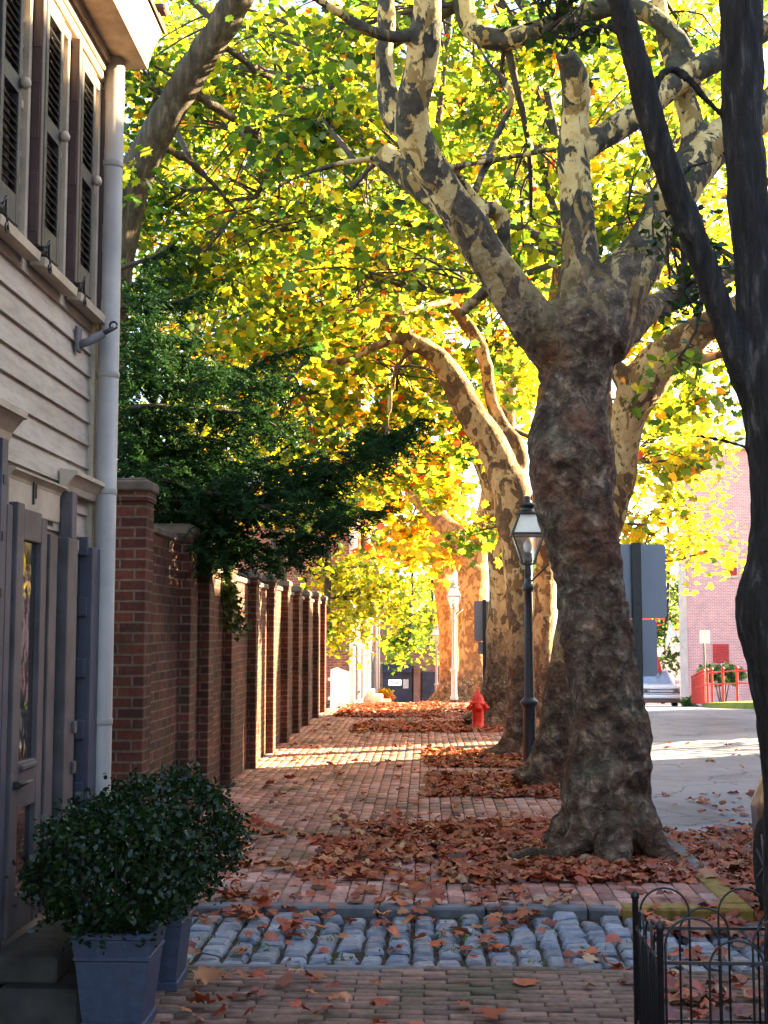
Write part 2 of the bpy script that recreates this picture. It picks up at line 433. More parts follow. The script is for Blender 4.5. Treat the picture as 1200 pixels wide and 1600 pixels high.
def leaves(name, P, size, col, shape, mat, parent, org, up=.55, curl=.25, yaw_dir=None, fan=False, flat=None):
    N = len(P); K = len(shape)
    nrm = rng.normal(size=(N, 3)); nrm /= np.linalg.norm(nrm, axis=1)[:, None]
    nrm = nrm * (1 - up) + np.array((0, 0, up)); nrm /= np.linalg.norm(nrm, axis=1)[:, None]
    t = rng.normal(size=(N, 3)) if yaw_dir is None else yaw_dir + rng.normal(size=(N, 3)) * .35
    v = t - nrm * (t * nrm).sum(1)[:, None]; v /= np.linalg.norm(v, axis=1)[:, None] + 1e-9
    u = np.cross(v, nrm)
    s2 = shape if not fan else np.vstack([[(0, .2)], shape])
    K2 = len(s2)
    d2 = (s2 ** 2).sum(1)
    cu = rng.uniform(-.3, 1, (N, 1)) * curl
    zz = -cu * d2[None, :] + (rng.normal(size=(N, K2)) * .05 * curl * 2)
    sz = size[:, None, None]
    V = P[:, None, :] + sz * (u[:, None, :] * s2[None, :, 0, None] + v[:, None, :] * s2[None, :, 1, None] + nrm[:, None, :] * zz[:, :, None])
    V = V.reshape(-1, 3) - np.array(org)
    if flat is not None:                      # nothing sinks below the surface it lies on
        V[:, 2] = np.maximum(V[:, 2], np.repeat(flat, K2) - org[2])
    if fan:
        tri = np.array([(0, 1 + k, 1 + (k + 1) % K) for k in range(K)])
        L = (np.arange(N)[:, None, None] * K2 + tri[None]).ravel(); npoly = N * K; ls = 3; cc = np.repeat(col, K, 0)
    else:
        L = np.arange(N * K); npoly = N; ls = K; cc = col
    me = bpy.data.meshes.new(name)
    me.vertices.add(len(V)); me.vertices.foreach_set('co', V.astype(np.float32).ravel())
    me.loops.add(len(L)); me.loops.foreach_set('vertex_index', L.astype(np.int32))
    me.polygons.add(npoly); me.polygons.foreach_set('loop_start', np.arange(0, npoly * ls, ls, dtype=np.int32))
    at = me.attributes.new('Col', 'FLOAT_COLOR', 'FACE')
    at.data.foreach_set('color', np.hstack([cc, np.ones((npoly, 1))]).astype(np.float32).ravel())
    me.update(calc_edges=True)
    me.materials.append(mat)
    return put(bpy.data.objects.new(name, me), parent)

def blob_points(blobs, tw, spread):
    """blobs: (x, y, Y, rx px, ry px, depth m, leaves). returns leaf points and twig centres"""
    out = []; tws = []
    for (x, y, Y, rx, ry, dz, n) in blobs:
        nt_ = max(3, int(n / tw))
        q = rng.normal(size=(nt_, 3)); q /= np.linalg.norm(q, axis=1)[:, None]; q *= rng.uniform(0, 1, (nt_, 1)) ** .45
        cs = []
        for a in q:
            Yc = Y + a[2] * dz
            cs.append(px(x + a[0] * rx, y + a[1] * ry, Yc))
        cs = np.array(cs)
        k = rng.integers(0, nt_, n)
        off = rng.normal(size=(n, 3)) * np.array((spread, spread, spread * .5))
        off[:, 2] -= .25 * (off[:, 0] ** 2 + off[:, 1] ** 2) / spread
        out.append(cs[k] + off); tws.append((np.array(px(x, y, Y)), cs))
    return np.vstack(out), tws

def remesh(ob, voxel, smooth=4, disp=None):
    md = ob.modifiers.new('r', 'REMESH'); md.mode = 'VOXEL'; md.voxel_size = voxel
    sm = ob.modifiers.new('s', 'SMOOTH'); sm.iterations = smooth; sm.factor = .5
    dg = bpy.context.evaluated_depsgraph_get()
    me = bpy.data.meshes.new_from_object(ob.evaluated_get(dg))
    ob.modifiers.clear(); old = ob.data; ob.data = me; me.name = ob.name; bpy.data.meshes.remove(old)
    if disp:
        n = len(me.vertices); co = np.empty(n * 3); me.vertices.foreach_get('co', co); co = co.reshape(-1, 3)
        me.update(); nr = np.empty(n * 3); me.vertices.foreach_get('normal', nr); nr = nr.reshape(-1, 3)
        d = np.array([disp(Vector(c)) for c in co])
        me.vertices.foreach_set('co', (co + nr * d[:, None]).ravel())
    me.polygons.foreach_set('use_smooth', [True] * len(me.polygons)); me.update()

def tree(name, label, cat, limbs, blobs, leafsize, pal, bark, base=None, shape=SYC, leafmat='leaf', voxel=None, disp=None,
         tw=30, spread=.22, group=None, up=.5, roots=(), seg=14, twigs=True, extra=None, step=.12):
    P0 = ppath(limbs[0])
    b = P0[0][0] if base is None else Vector(base)
    org = Vector((b.x, b.y, gnd(b.y)))
    t = thing(name, label, cat, org, 0, group)
    mb = MB(org); pts = []
    for L in limbs:
        C = catmull(ppath(L), step); pts += [c[0] for c in C]
        mb.tube([c[0] for c in C], [c[1] for c in C], seg, nz=.12, nsc=2.2)
    for r_ in roots:
        C = catmull(r_, .08); mb.tube([c[0] for c in C], [c[1] for c in C], 10, nz=.2, nsc=4)
    tr = mb.build('trunk', M[bark], t, uv=False)
    if voxel: remesh(tr, voxel, 3, disp)
    if blobs:
        P, tws = blob_points(blobs, tw, spread)
        n = len(P)
        leaves('crown', P, rng.uniform(.5, 1.2, n) * leafsize, palette(n, pal), shape, M[leafmat], t, org, up, .55)
        if twigs:
            bm_ = MB(org); A = np.array(pts)
            for c, cs in tws:
                j = int(np.argmin(((A - c) ** 2).sum(1))); a = Vector(A[j]); c = Vector(c)
                m_ = (a + c) / 2 + Vector(rng.normal(size=3)) * .25 * min(1.5, (c - a).length * .3)
                L = (c - a).length
                r0 = min(.05, .012 + .012 * L)
                C = catmull([(a, r0), (m_, r0 * .75), (c, r0 * .5)], .25)
                bm_.tube([q[0] for q in C], [q[1] for q in C], 6, nz=.15)
                path = [q[0] for q in C[len(C) // 3:]]
                for q in cs[:: max(1, len(cs) // 14)]:
                    s0 = path[int(rng.integers(0, len(path)))]; e = Vector(q)
                    md = (s0 + e) / 2 + Vector((0, 0, .12 * (e - s0).length)) + Vector(rng.normal(size=3)) * .06
                    CC = catmull([(s0, r0 * .4), (md, r0 * .3), (e, .004)], .3)
                    bm_.tube([w[0] for w in CC], [w[1] for w in CC], 5)
            bm_.build('branches', M['twig'], t, uv=False)
    return t

# ================================================================== THE SETTING
def grid_sheet(name, xs, ys, zf, mat):
    mb = MB(); n = len(xs)
    mb.add([(x, y, zf(x, y)) for y in ys for x in xs],
           [(j * n + i, j * n + i + 1, (j + 1) * n + i + 1, (j + 1) * n + i) for j in range(len(ys) - 1) for i in range(n - 1)])
    o = mb.build(name, mat); tag(o, kind='structure'); return o
YS = [-12, 0, 6, 12, 18, 24, 28, 29, 31, 36, 44, 54, 66, 80, 100]
grid_sheet('ground', [-300, -60, -20, 0, 20, 60, 300], [-60] + YS + [140, 300], lambda x, y: gnd(min(y, 100)) - .32, M['earth'])
grid_sheet('road', [1.9, 3, 6, 8.2, 12, 20], YS, lambda x, y: gnd(y) - .13 + .02 * math.exp(-((x - 5) / 2) ** 2), M['asphalt'])
KX = 1.74
# brick pavement: every brick is laid as geometry in one sheet
def pavers(name, x0, x1, y0, y1, lx, ly, zf, along='y', wav=0.0, cols=None, gap=.007, drop=None):
    ro = []
    if along == 'y':
        i = 0; x = x0
        while x < x1:
            y = y0 - (ly / 2 if i % 2 else 0)
            while y < y1:
                ro.append((x + lx / 2, y + ly / 2)); y += ly
            x += lx; i += 1
    else:
        j = 0; y = y0
        while y < y1:
            x = x0 - (lx / 2 if j % 2 else 0)
            while x < x1:
                ro.append((x + lx / 2, y + ly / 2)); x += lx
            y += ly; j += 1
    ro = np.array(ro)
    if drop is not None: ro = ro[~drop(ro[:, 0], ro[:, 1])]
    n = len(ro)
    hx = (lx - gap) / 2; hy = (ly - gap) / 2; b = .006
    sq = np.array([(-1, -1), (1, -1), (1, 1), (-1, 1)], float)
    prof = [(hx, hy, -.05), (hx, hy, -b), (hx - b, hy - b, 0)]
    V = np.zeros((n, 12, 3))
    ang = rng.normal(size=n) * .018; tx = rng.normal(size=n) * .015; ty = rng.normal(size=n) * .015; dz = rng.normal(size=n) * .0022
    zc = np.array([zf(a, c) for a, c in ro])
    for k, (ax, ay, z) in enumerate(prof):
        lxv = sq[:, 0] * ax; lyv = sq[:, 1] * ay
        X = lxv[None] * np.cos(ang)[:, None] - lyv[None] * np.sin(ang)[:, None]
        Y = lxv[None] * np.sin(ang)[:, None] + lyv[None] * np.cos(ang)[:, None]
        V[:, k * 4:k * 4 + 4, 0] = ro[:, 0, None] + X
        V[:, k * 4:k * 4 + 4, 1] = ro[:, 1, None] + Y + (wav * np.sin(ro[:, 0, None] * 5.1 + ro[:, 1, None] * 2) + wav * .6 * np.sin(ro[:, 0, None] * 11 + ro[:, 1, None] * 5))
        V[:, k * 4:k * 4 + 4, 2] = zc[:, None] + z + dz[:, None] + X * tx[:, None] + Y * ty[:, None]
    fs = [(8, 9, 10, 11)]
    for k in range(2):
        for i in range(4):
            j = (i + 1) % 4; fs.append((k * 4 + i, k * 4 + j, k * 4 + 4 + j, k * 4 + 4 + i))
    fs = np.array(fs); L = (np.arange(n)[:, None, None] * 12 + fs[None]).ravel()
    me = bpy.data.meshes.new(name)
    me.vertices.add(n * 12); me.vertices.foreach_set('co', V.astype(np.float32).ravel())
    me.loops.add(len(L)); me.loops.foreach_set('vertex_index', L.astype(np.int32))
    npo = n * len(fs); me.polygons.add(npo); me.polygons.foreach_set('loop_start', np.arange(0, npo * 4, 4, dtype=np.int32))
    cc = np.array(cols)[rng.integers(0, len(cols), n)] * rng.uniform(.75, 1.25, (n, 1))
    at = me.attributes.new('Col', 'FLOAT_COLOR', 'FACE')
    at.data.foreach_set('color', np.hstack([np.repeat(cc, len(fs), 0), np.ones((npo, 1))]).astype(np.float32).ravel())
    me.update(calc_edges=True); me.materials.append(M['paver'])
    o = put(bpy.data.objects.new(name, me), None); tag(o, kind='structure'); return o
BR = [(.42, .20, .15), (.36, .165, .13), (.46, .24, .19), (.31, .15, .12), (.40, .23, .19)]
PITS = [(.02, KX, 12.75, 14.35), (.02, KX, 15.4, 17.3), (.35, KX, 8.75, 10.5), (.1, KX, 21.2, 23), (.1, KX, 26.5, 28.0)]
def inpit(X, Y):
    m = np.zeros(len(X), bool)
    for a, b, c, d in PITS: m |= (X > a) & (X < b) & (Y > c) & (Y < d)
    return m
def pave_z(x, y): return gnd(y) + .012 * math.sin(x * 1.7 + y * .9) * math.sin(y * 1.3) * .6
pavers('brick_pavement', -2.12, KX - .02, 7.78, 33, .102, .205, pave_z, 'y', 0, BR, drop=inpit)
pavers('brick_pavement_far', -2.12, KX - .02, 33.1, 60, .204, .41, lambda x, y: gnd(y), 'y', 0, BR)
pavers('front_brick_pavement', -1.8, 3.0, 2.0, 6.33, .21, .066, lambda x, y: .008 * math.sin(x * 3 + y * 2) - .012, 'x', .014,
       [(.20, .115, .085), (.17, .10, .075), (.23, .13, .095), (.15, .095, .07)], gap=.008)
ysb = [7.7, 20, 29, 44, 60]
grid_sheet('pavement_bed', [-2.6, 0, 1.72], ysb, lambda x, y: gnd(y) - .022, M['soil'])
mb = MB(); mb.box(-2.4, 3.2, 1.5, 6.33, -.3, -.035); tag(mb.build('front_bed', M['soil']), kind='structure')
# cobbled driveway: rows of setts running along the street, as geometry in one mesh
mb = MB(); cols = []
x = -1.75; 
while x < 3.4:
    w = rng.uniform(.115, .155); y = 6.40 + rng.uniform(-.03, .01)
    while y < 7.56:
        d = rng.uniform(.12, .165)
        if y + d > 7.62: break
        z = -.03 - .04 * max(0, x - .8) + rng.normal() * .006
        zb = z - .08
        jt = rng.normal(size=8) * .007
        x0, x1, y0, y1 = x + .009, x + w - .009, y + .007, y + d - .007; i1, i2 = .022, .02
        vs = []
        for (ins, zz, kk) in ((0, zb, 0), (0.002, z - .02, 0), (.010, z - .006, 4), (i1, z + .004, 4)):
            for q, (ax, ay) in enumerate(((x0 + ins, y0 + ins), (x1 - ins, y0 + ins), (x1 - ins, y1 - ins), (x0 + ins, y1 - ins))):
                vs.append((ax + jt[q], ay + jt[(q + kk) % 8], zz + (jt[q] * .6 if zz > zb else 0)))
        fs = [(12, 13, 14, 15)] + [(k * 4 + i, k * 4 + (i + 1) % 4, k * 4 + 4 + (i + 1) % 4, k * 4 + 4 + i) for k in range(3) for i in range(4)]
        mb.add(vs, fs, False)
        c = np.array(((.17, .18, .215), (.22, .225, .25), (.13, .14, .175), (.19, .18, .19))[int(rng.integers(0, 4))]) * rng.uniform(.8, 1.25)
        cols += [c] * len(fs); y += d
    x += w
o = mb.build('cobbled_driveway', M['cobble']); at = o.data.attributes.new('Col', 'FLOAT_COLOR', 'FACE')
at.data.foreach_set('color', np.hstack([np.array(cols), np.ones((len(cols), 1))]).astype(np.float32).ravel()); tag(o, kind='structure')
grid_sheet('driveway_bed', [-1.8, .8, 3.5], [6.3, 7.72], lambda x, y: -.055 - .04 * max(0, x - .8), M['soil'])
mb = MB()                                           # long flat edging stones beside the cobbles
xx = -1.75
while xx < 1.1:
    w = rng.uniform(.5, .8); mb.box(xx, min(xx + w, 1.12) - .012, 7.63, 7.76, -.15, .002 + rng.normal() * .003, .012); xx += w
xx = -1.7
while xx < -.2:
    w = .55; mb.box(xx, xx + w - .012, 6.335, 6.395, -.15, -.012, .01); xx += w
tag(mb.build('edging_stones', M['stone']), kind='structure')
mb = MB(); yy = 8.75
while yy < 60:
    for k in range(1):
        Y2 = yy + 1.5
        a = [(KX, yy + .01), (KX + .15, yy + .01), (KX + .15, Y2), (KX, Y2)]
        vs = [(p[0], p[1], gnd(p[1]) - .3) for p in a] + [(p[0], p[1], gnd(p[1]) + .012) for p in a]
        mb.add(vs, [(4, 5, 6, 7), (0, 1, 5, 4), (1, 2, 6, 5), (2, 3, 7, 6), (3, 0, 4, 7)])
    yy = Y2
tag(mb.build('kerb', M['stone']), kind='structure')
mb = MB(); mb.box(KX, KX + .15, 7.78, 8.74, -.3, .012, .015); mb.box(1.13, KX + .15, 7.62, 7.77, -.3, .010, .015)
tag(mb.build('yellow_kerb', M['yellow']), kind='structure')
mb = MB()
for (a, b, c, d) in PITS:
    n = 9
    vs = [(a + (b - a) * i / n, c + (d - c) * j / n, -.012 + .03 * noise.noise(Vector((a + i * .7, c + j * .9, 3)))) for j in range(n + 1) for i in range(n + 1)]
    mb.add(vs, [(j * (n + 1) + i, j * (n + 1) + i + 1, (j + 1) * (n + 1) + i + 1, (j + 1) * (n + 1) + i) for j in range(n) for i in range(n)], True)
tag(mb.build('tree_pit_soil', M['soil']), kind='structure')
mb = MB(); LY = [(30, 1176), (32, 1158), (34, 1143), (37, 1126), (40, 1113), (44, 1103), (50, 1098), (58, 1094)]
LV = []
for y, xp in LY:
    x0 = px(xp, 1000, y).x
    LV += [(x0, y, gnd(y) - .14), (x0 + .02, y, gnd(y) + .03), (x0 + .25, y, gnd(y) + .05), (x0 + 1.2, y, gnd(y) + .10), (x0 + 16, y, gnd(y) + .2)]
mb.add(LV, [(j * 5 + i, j * 5 + i + 1, j * 5 + i + 6, j * 5 + i + 5) for j in range(7) for i in range(4)])
tag(mb.build('lawn', M['lawn']), kind='structure')

# ================================================================== CLAPBOARD HOUSE
HX = -1.84; HE = 6.98
hs = thing('clapboard_house', 'white clapboard house with dark shutters and a fat downspout at its corner', 'house', (HX, HE, 0))
ho = (HX, HE, 0)
mb = MB(ho)
ZS = onX(152, 84, HX).z                                    # soffit height
Y0h = -3
mb.box(HX - 6, HX - .03, Y0h, HE - .03, -.1, ZS + .25)
z = .18
while z < ZS - .02:
    zt = min(z + .128, ZS)
    poly = [(0, z), (.024, z), (.006, zt + .006), (0, zt + .006)]
    mb.prism(poly, lambda p: (HX - .03 + p[0], Y0h, p[1]), lambda p: (HX - .03 + p[0], HE - .06, p[1]))
    z += .128
mb.build('wall', M['clap'], hs)
mb = MB(ho); mb.box(HX - .045, HX + .012, HE - .06, HE + .02, 0, ZS, .004)
mb.box(HX - 6, HX - .05, HE - .03, HE + .0, 0, ZS); mb.build('corner_board', M['trim'], hs)
# eave: soffit, bed mould, crown moulding
mb = MB(ho)
po = onX(215, 82, HX + .22); EX = HX + .24
prof = [(HX - .03, ZS + .001), (EX, ZS + .001), (EX + .005, ZS + .04), (EX + .015, ZS + .06), (EX + .02, ZS + .1), (EX + .05, ZS + .16), (EX + .075, ZS + .2), (EX + .075, ZS + .23), (HX - .03, ZS + .4)]
mb.prism(prof, lambda p: (p[0], Y0h, p[1]), lambda p: (p[0], HE + .1, p[1]))
for (a, b, c) in ((.0, .05, .05), (.0, .03, .1), (.0, .018, .15)):
    mb.box(HX - .02, HX + b + .02, Y0h, HE + .0, ZS - c, ZS - c + .048, .008)
mb.build('cornice', M['eave'], hs)
mb = MB(ho); mb.prism([(EX + .09, ZS + .232), (EX + .09, ZS + .26), (HX - 2, ZS + 1.7), (HX - 2, ZS + 1.67)], lambda p: (p[0], Y0h, p[1]), lambda p: (p[0], HE + .16, p[1]))
for k in range(12):
    q = rng.uniform(0, 1, 3)
    mb.box(EX + .03 - q[0] * .1, EX + .12 - q[0] * .1, HE + .0 + q[1] * .15, HE + .1 + q[1] * .15, ZS + .24 + q[2] * .1, ZS + .28 + q[2] * .1, .01)
mb.build('roof', M['roof'], hs)
# downspout
mb = MB(ho); dx = HX + .078; dy = HE - .03
mb.tube([(dx, dy, ZS - .005), (dx, dy, .12), (dx + .02, dy, .02)], .059, 20)
mb.build('downspout', M['spout'], hs)
mb = MB(ho)
for zz in (1.1, 2.35, 3.0, 4.2): mb.lathe(dx, dy, [(.0615, zz), (.0625, zz + .004), (.0625, zz + .03), (.0615, zz + .034)], 20)
mb.build('downspout_strap', M['spout'], hs)

def shutter(y0, y1, z0, z1, mat='louver', edge=None):
    mb = MB(ho); x0, x1 = HX + .012, HX + .05; st = .045
    mb.box(x0, x1, y0, y0 + st, z0, z1, .004); mb.box(x0, x1, y1 - st, y1, z0, z1, .004)
    zm = (z0 + z1) / 2
    for (a, b) in ((z0, z0 + .13), (zm - .04, zm + .04), (z1 - .09, z1)): mb.box(x0 + .001, x1 - .001, y0 + st, y1 - st, a, b)
    mb.build('shutter', M[mat], hs)
    sh = hs.children[-1]
    mb = MB(ho)
    for (a, b) in ((z0 + .13, zm - .04), (zm + .04, z1 - .09)):
        z = a + .01
        while z < b - .02:
            Mx = Matrix.Translation((HX + .031, (y0 + y1) / 2, z)) @ Matrix.Rotation(R(38), 4, 'Y')
            mb.box(-.022, .022, -(y1 - y0) / 2 + st, (y1 - y0) / 2 - st, -.003, .003, 0, Mx); z += .04
    sl_ = mb.build('slat', M[mat], sh); return sh
def scroll(y, z, par):
    """wrought iron S hook that holds a shutter back"""
    mb = MB(ho); pts = []
    for k in range(22):
        a = k / 21 * 1.9 * 2 * math.pi; r = .012 + .018 * k / 21 * .6
        pts.append((HX + .075, y + .03 + r * math.cos(a), z - .075 + r * math.sin(a)))
    mb.tube(pts, .0045, 6)
    mb.tube([(HX, y - .03, z), (HX + .075, y - .03, z + .01), (HX + .08, y, z + .05), (HX + .075, y + .01, z - .02), pts[-1]], .006, 6)
    for k in range(14):
        a = k / 13 * 1.6 * 2 * math.pi; r = .008 + .012 * k / 13
    mb.box(HX + .01, HX + .07, y - .05, y + .01, z - .012, z + .012, .003)
    mb.build('shutter_hook', M['black'], par)
def upper_window(y0, first=False):
    """window unit from y0: open louvred shutter, sash, then the second shutter edge-on"""
    zs = onX(100, 432, HX).z if False else None
    zb = WZ0; zt = ZS - .17
    s1 = shutter(y0 + .005, y0 + .285, zb + .03, zt - .03)
    scroll(y0 + .03, zb + .03, s1)
    mb = MB(ho); a, b = y0 + .29, y0 + .50
    mb.box(HX - .02, HX + .022, a, a + .04, zb, zt, .004); mb.box(HX - .02, HX + .022, b - .035, b, zb, zt, .004)
    mb.box(HX - .02, HX + .022, a + .04, b - .035, zt - .05, zt, .004)
    zm = (zb + zt) / 2; mb.box(HX - .02, HX + .0, a + .04, b - .035, zm - .02, zm + .02, .003)
    w = mb.build('window', M['trim'], hs)
    mb = MB(ho); mb.box(HX - .02, HX - .012, a + .04, b - .035, zb, zt - .05); mb.build('pane', M['glass'], w)
    mb = MB(ho)
    mb.prism([(HX, zb - .045), (HX + .07, zb - .05), (HX + .075, zb - .01), (HX, zb + .0)], lambda p: (p[0], y0 - .01, p[1]), lambda p: (p[0], y0 + .54, p[1]))
    mb.build('sill', M['trim'], w)
    mb = MB(ho); mb.box(HX + .0, HX + .068, y0 + .51, y0 + .555, zb + .02, zt - .02, .004)
    for k in range(3):
        h = (zt - zb) / 3
        mb.box(HX + .02, HX + .06, y0 + .507, y0 + .512, zb + .08 + k * h, zb + h * (k + 1) - .08, .002)
    s2 = mb.build('shutter', M['shutter_red'], hs)
    mb = MB(ho)
    z_ = (zb + zt) / 2 + .02
    mb.lathe(HX + .07, y0 + .27, [(.002, z_ - .03), (.022, z_ - .018), (.026, z_), (.018, z_ + .02), (.002, z_ + .03)], 12)
    mb.build('shutter_knob', M['trim'], s1)
WZ0 = onX(150, 492, HX + .07).z + .05
for y0 in (5.155, 5.775, 6.395): upper_window(y0)
# ground floor: open door leaf with glass, jambs, painted dark strips, window head and shutters
zD = onX(60, 800, HX).z
mb = MB(ho)
def ledge(y0, y1, zt, dpt, h):
    pr = [(0, zt - h), (dpt * .35, zt - h), (dpt * .45, zt - h * .7), (dpt * .75, zt - h * .35), (dpt * .85, zt - h * .25), (dpt, zt - h * .22), (dpt, zt), (0, zt + .012)]
    mb.prism(pr, lambda p: (HX + p[0], y0, p[1]), lambda p: (HX + p[0], y1, p[1]))
ledge(6.33, 6.93, onX(100, 738, HX).z, .09, .1)
ledge(5.5, 6.30, onX(40, 742, HX).z, .05, .045)
ledge(4.4, 5.42, onX(10, 650, HX).z, .12, .13)
mb.box(HX - .0, HX + .02, 5.5, 6.28, zD - .03, onX(40, 742, HX).z - .046, .003)
mb.build('door_head', M['trim'], hs)
zb = .3
mb = MB(ho); mb.box(HX + .02, HX + .062, 5.50, 5.60, zb, zD - .0, .004); mb.box(HX + .02, HX + .06, 5.86, 5.95, zb, zD - .04, .004)
mb.box(HX + .021, HX + .06, 5.601, 5.859, zD - .16, zD - .02, .004)
zg = onX(55, 1178, HX).z; mb.box(HX + .021, HX + .06, 5.601, 5.859, zg - .2, zg, .004); mb.box(HX + .021, HX + .055, 5.601, 5.859, zb, zb + .16, .004)
mb.box(HX + .03, HX + .075, 5.62, 5.84, zg - .035, zg - .01, .006)
dr = mb.build('door', M['mauve'], hs)
mb = MB(ho); mb.box(HX + .03, HX + .036, 5.601, 5.859, zg, zD - .16); mb.box(HX + .03, HX + .036, 5.601, 5.859, zb + .16, zg - .2); mb.build('pane', M['glass'], dr)
mb = MB(ho); mb.box(HX + .062, HX + .09, 5.53, 5.6, zg - .1, zg - .07, .004); mb.tube([(HX + .09, 5.55, zg - .085), (HX + .09, 5.7, zg - .085)], .009, 8); mb.build('handle', M['black'], dr)
mb = MB(ho); mb.box(HX + .001, HX + .02, 5.95, 6.03, zb, zD - .06); mb.box(HX + .0, HX + .018, 6.16, 6.27, zb, zD - .1); mb.build('gap_shade_strip', M['gap_shade'], hs)  # flat dark strips stand in for the shade in the door gaps
mb = MB(ho); mb.box(HX + .0, HX + .05, 6.03, 6.16, zb, zD - .1, .005); mb.build('door_jamb', M['mauve'], hs)
mb = MB(ho); mb.box(HX + .0, HX + .07, 6.27, 6.45, zb, zD - .1, .005); mb.box(HX + .0, HX + .06, 6.36, 6.45, zD - .099, onX(105, 738, HX).z - .11, .004)
for zz in (onX(115, 1190, HX).z, onX(115, 1130, HX).z): mb.box(HX + .07, HX + .085, 6.4, 6.45, zz - .03, zz + .03, .004)
mb.build('window_surround', M['mauve'], hs)
mb = MB(ho); mb.box(HX, HX + .045, 6.46, 6.52, zb, zD - .16, .004); mb.box(HX, HX + .03, 6.53, 6.56, zb, zD - .16, .003)
w = mb.build('window', M['trim'], hs)
mb = MB(ho); mb.box(HX + .0, HX + .008, 6.56, 6.72, zb, zD - .16); mb.build('pane', M['glass'], w)
mb = MB(ho); mb.box(HX, HX + .07, 6.73, 6.91, zb, zD - .12, .004)
for k in range(6): mb.box(HX + .005, HX + .05, 6.70, 6.73, .4 + k * .32, .5 + k * .32, .004)
mb.build('shutter', M['shutter'], hs)
mb = MB(ho); zz = onX(20, 700, HX).z
mb.box(HX + .001, HX + .06, 5.28, 5.36, .15, zz, .004); mb.box(HX + .01, HX + .05, 5.06, 5.28, .15, zz - .02, .004)
mb.box(HX + .0, HX + .055, 5.38, 5.46, .05, zD - .02, .006)
mb.build('shutter', M['shutter'], hs)
mb = MB(ho)
for k in range(9): mb.box(HX + .06, HX + .064, 5.30, 5.34, .3 + k * .24, .34 + k * .24)
mb.build('shutter_hinge', M['black'], hs.children[-1])
mb = MB(ho); b0 = onX(122, 530, HX)                       # flagstaff bracket by the corner
mb.box(HX - .004, HX + .012, b0.y - .05, b0.y + .03, b0.z - .07, b0.z + .06, .003)
mb.tube([(HX + .0, b0.y, b0.z - .03), (HX + .05, b0.y + .02, b0.z - .01), (HX + .12, b0.y + .05, b0.z + .04)], .022, 12)
br = mb.build('flag_bracket', M['stone'], hs)
mb = MB(ho); mb.tube([(HX + .11, b0.y + .045, b0.z + .035), (HX + .17, b0.y + .07, b0.z + .075)], .013, 8)
mb.tube([(HX + .17 + .02 * math.cos(a * .5), b0.y + .07, b0.z + .09 + .02 * math.sin(a * .5)) for a in range(13)], .006, 6)
mb.build('hook', M['black'], br)
mb = MB(ho); mb.box(HX + .022, HX + .03, 5.83, 5.845, zD + .02, zD + .16); mb.box(HX + .022, HX + .03, 5.86, 5.872, zD + .05, zD + .12); mb.build('iron_fixture', M['black'], hs)

st_ = thing('door_step', 'low stone step at the door behind the planters', 'step', (HX + .2, 5.7, 0))
mb = MB((HX + .2, 5.7, 0)); mb.box(HX + .07, HX + .42, 5.35, 6.2, -.02, .14, .015); mb.box(HX + .02, HX + .30, 5.42, 6.15, .141, .25, .012); mb.build('tread', M['step'], st_)
mb = MB((HX + .3, 5.8, .14)); mb.box(HX + .305, HX + .415, 5.4, 6.1, .142, .162, .004)
tag(mb.build('door_mat', M['mat']), 'brown coir mat on the stone door step', 'doormat')

# planters and box bushes
def planter(cx, cy, label):
    o = (cx, cy, 0); t = thing('planter', label, 'planter', o, 0, 'blue planters by the door')
    def ring(spec):
        vs = []; fs = []
        spec = [(h * .88, z * .93) for h, z in spec]
        for (h, z) in spec: vs += [(cx - h, cy - h, z), (cx + h, cy - h, z), (cx + h, cy + h, z), (cx - h, cy + h, z)]
        for k in range(len(spec) - 1):
            for i in range(4): j = (i + 1) % 4; fs.append((k * 4 + i, k * 4 + j, k * 4 + 4 + j, k * 4 + 4 + i))
        fs += [(3, 2, 1, 0), tuple((len(spec) - 1) * 4 + i for i in range(4))]; return vs, fs
    mb = MB(o)
    mb.add(*ring([(.136, .035), (.138, .04), (.167, .29), (.165, .295), (.171, .30), (.176, .305), (.176, .315), (.171, .32), (.172, .325), (.184, .385), (.184, .39)]))
    b = mb.build('pot', M['planter'], t)
    mb = MB(o); mb.add(*ring([(.148, -.01), (.148, .025), (.142, .034)])); mb.build('foot', M['planter'], t)
    mb = MB(o); mb.add(*ring([(.185, .391), (.192, .397), (.192, .414), (.187, .42), (.165, .42), (.16, .40)])); mb.build('rim', M['planter'], t)
    mb = MB(o); mb.add(*ring([(.158, .40), (.158, .405)])); mb.build('potting_soil', M['soil'], t)
    return t
pA = (-1.27, 5.40); pB = (-1.255, 6.02)
planter(*pA, 'blue grey square planter nearest the camera, by the door step')
planter(*pB, 'blue grey square planter half hidden behind the front one')
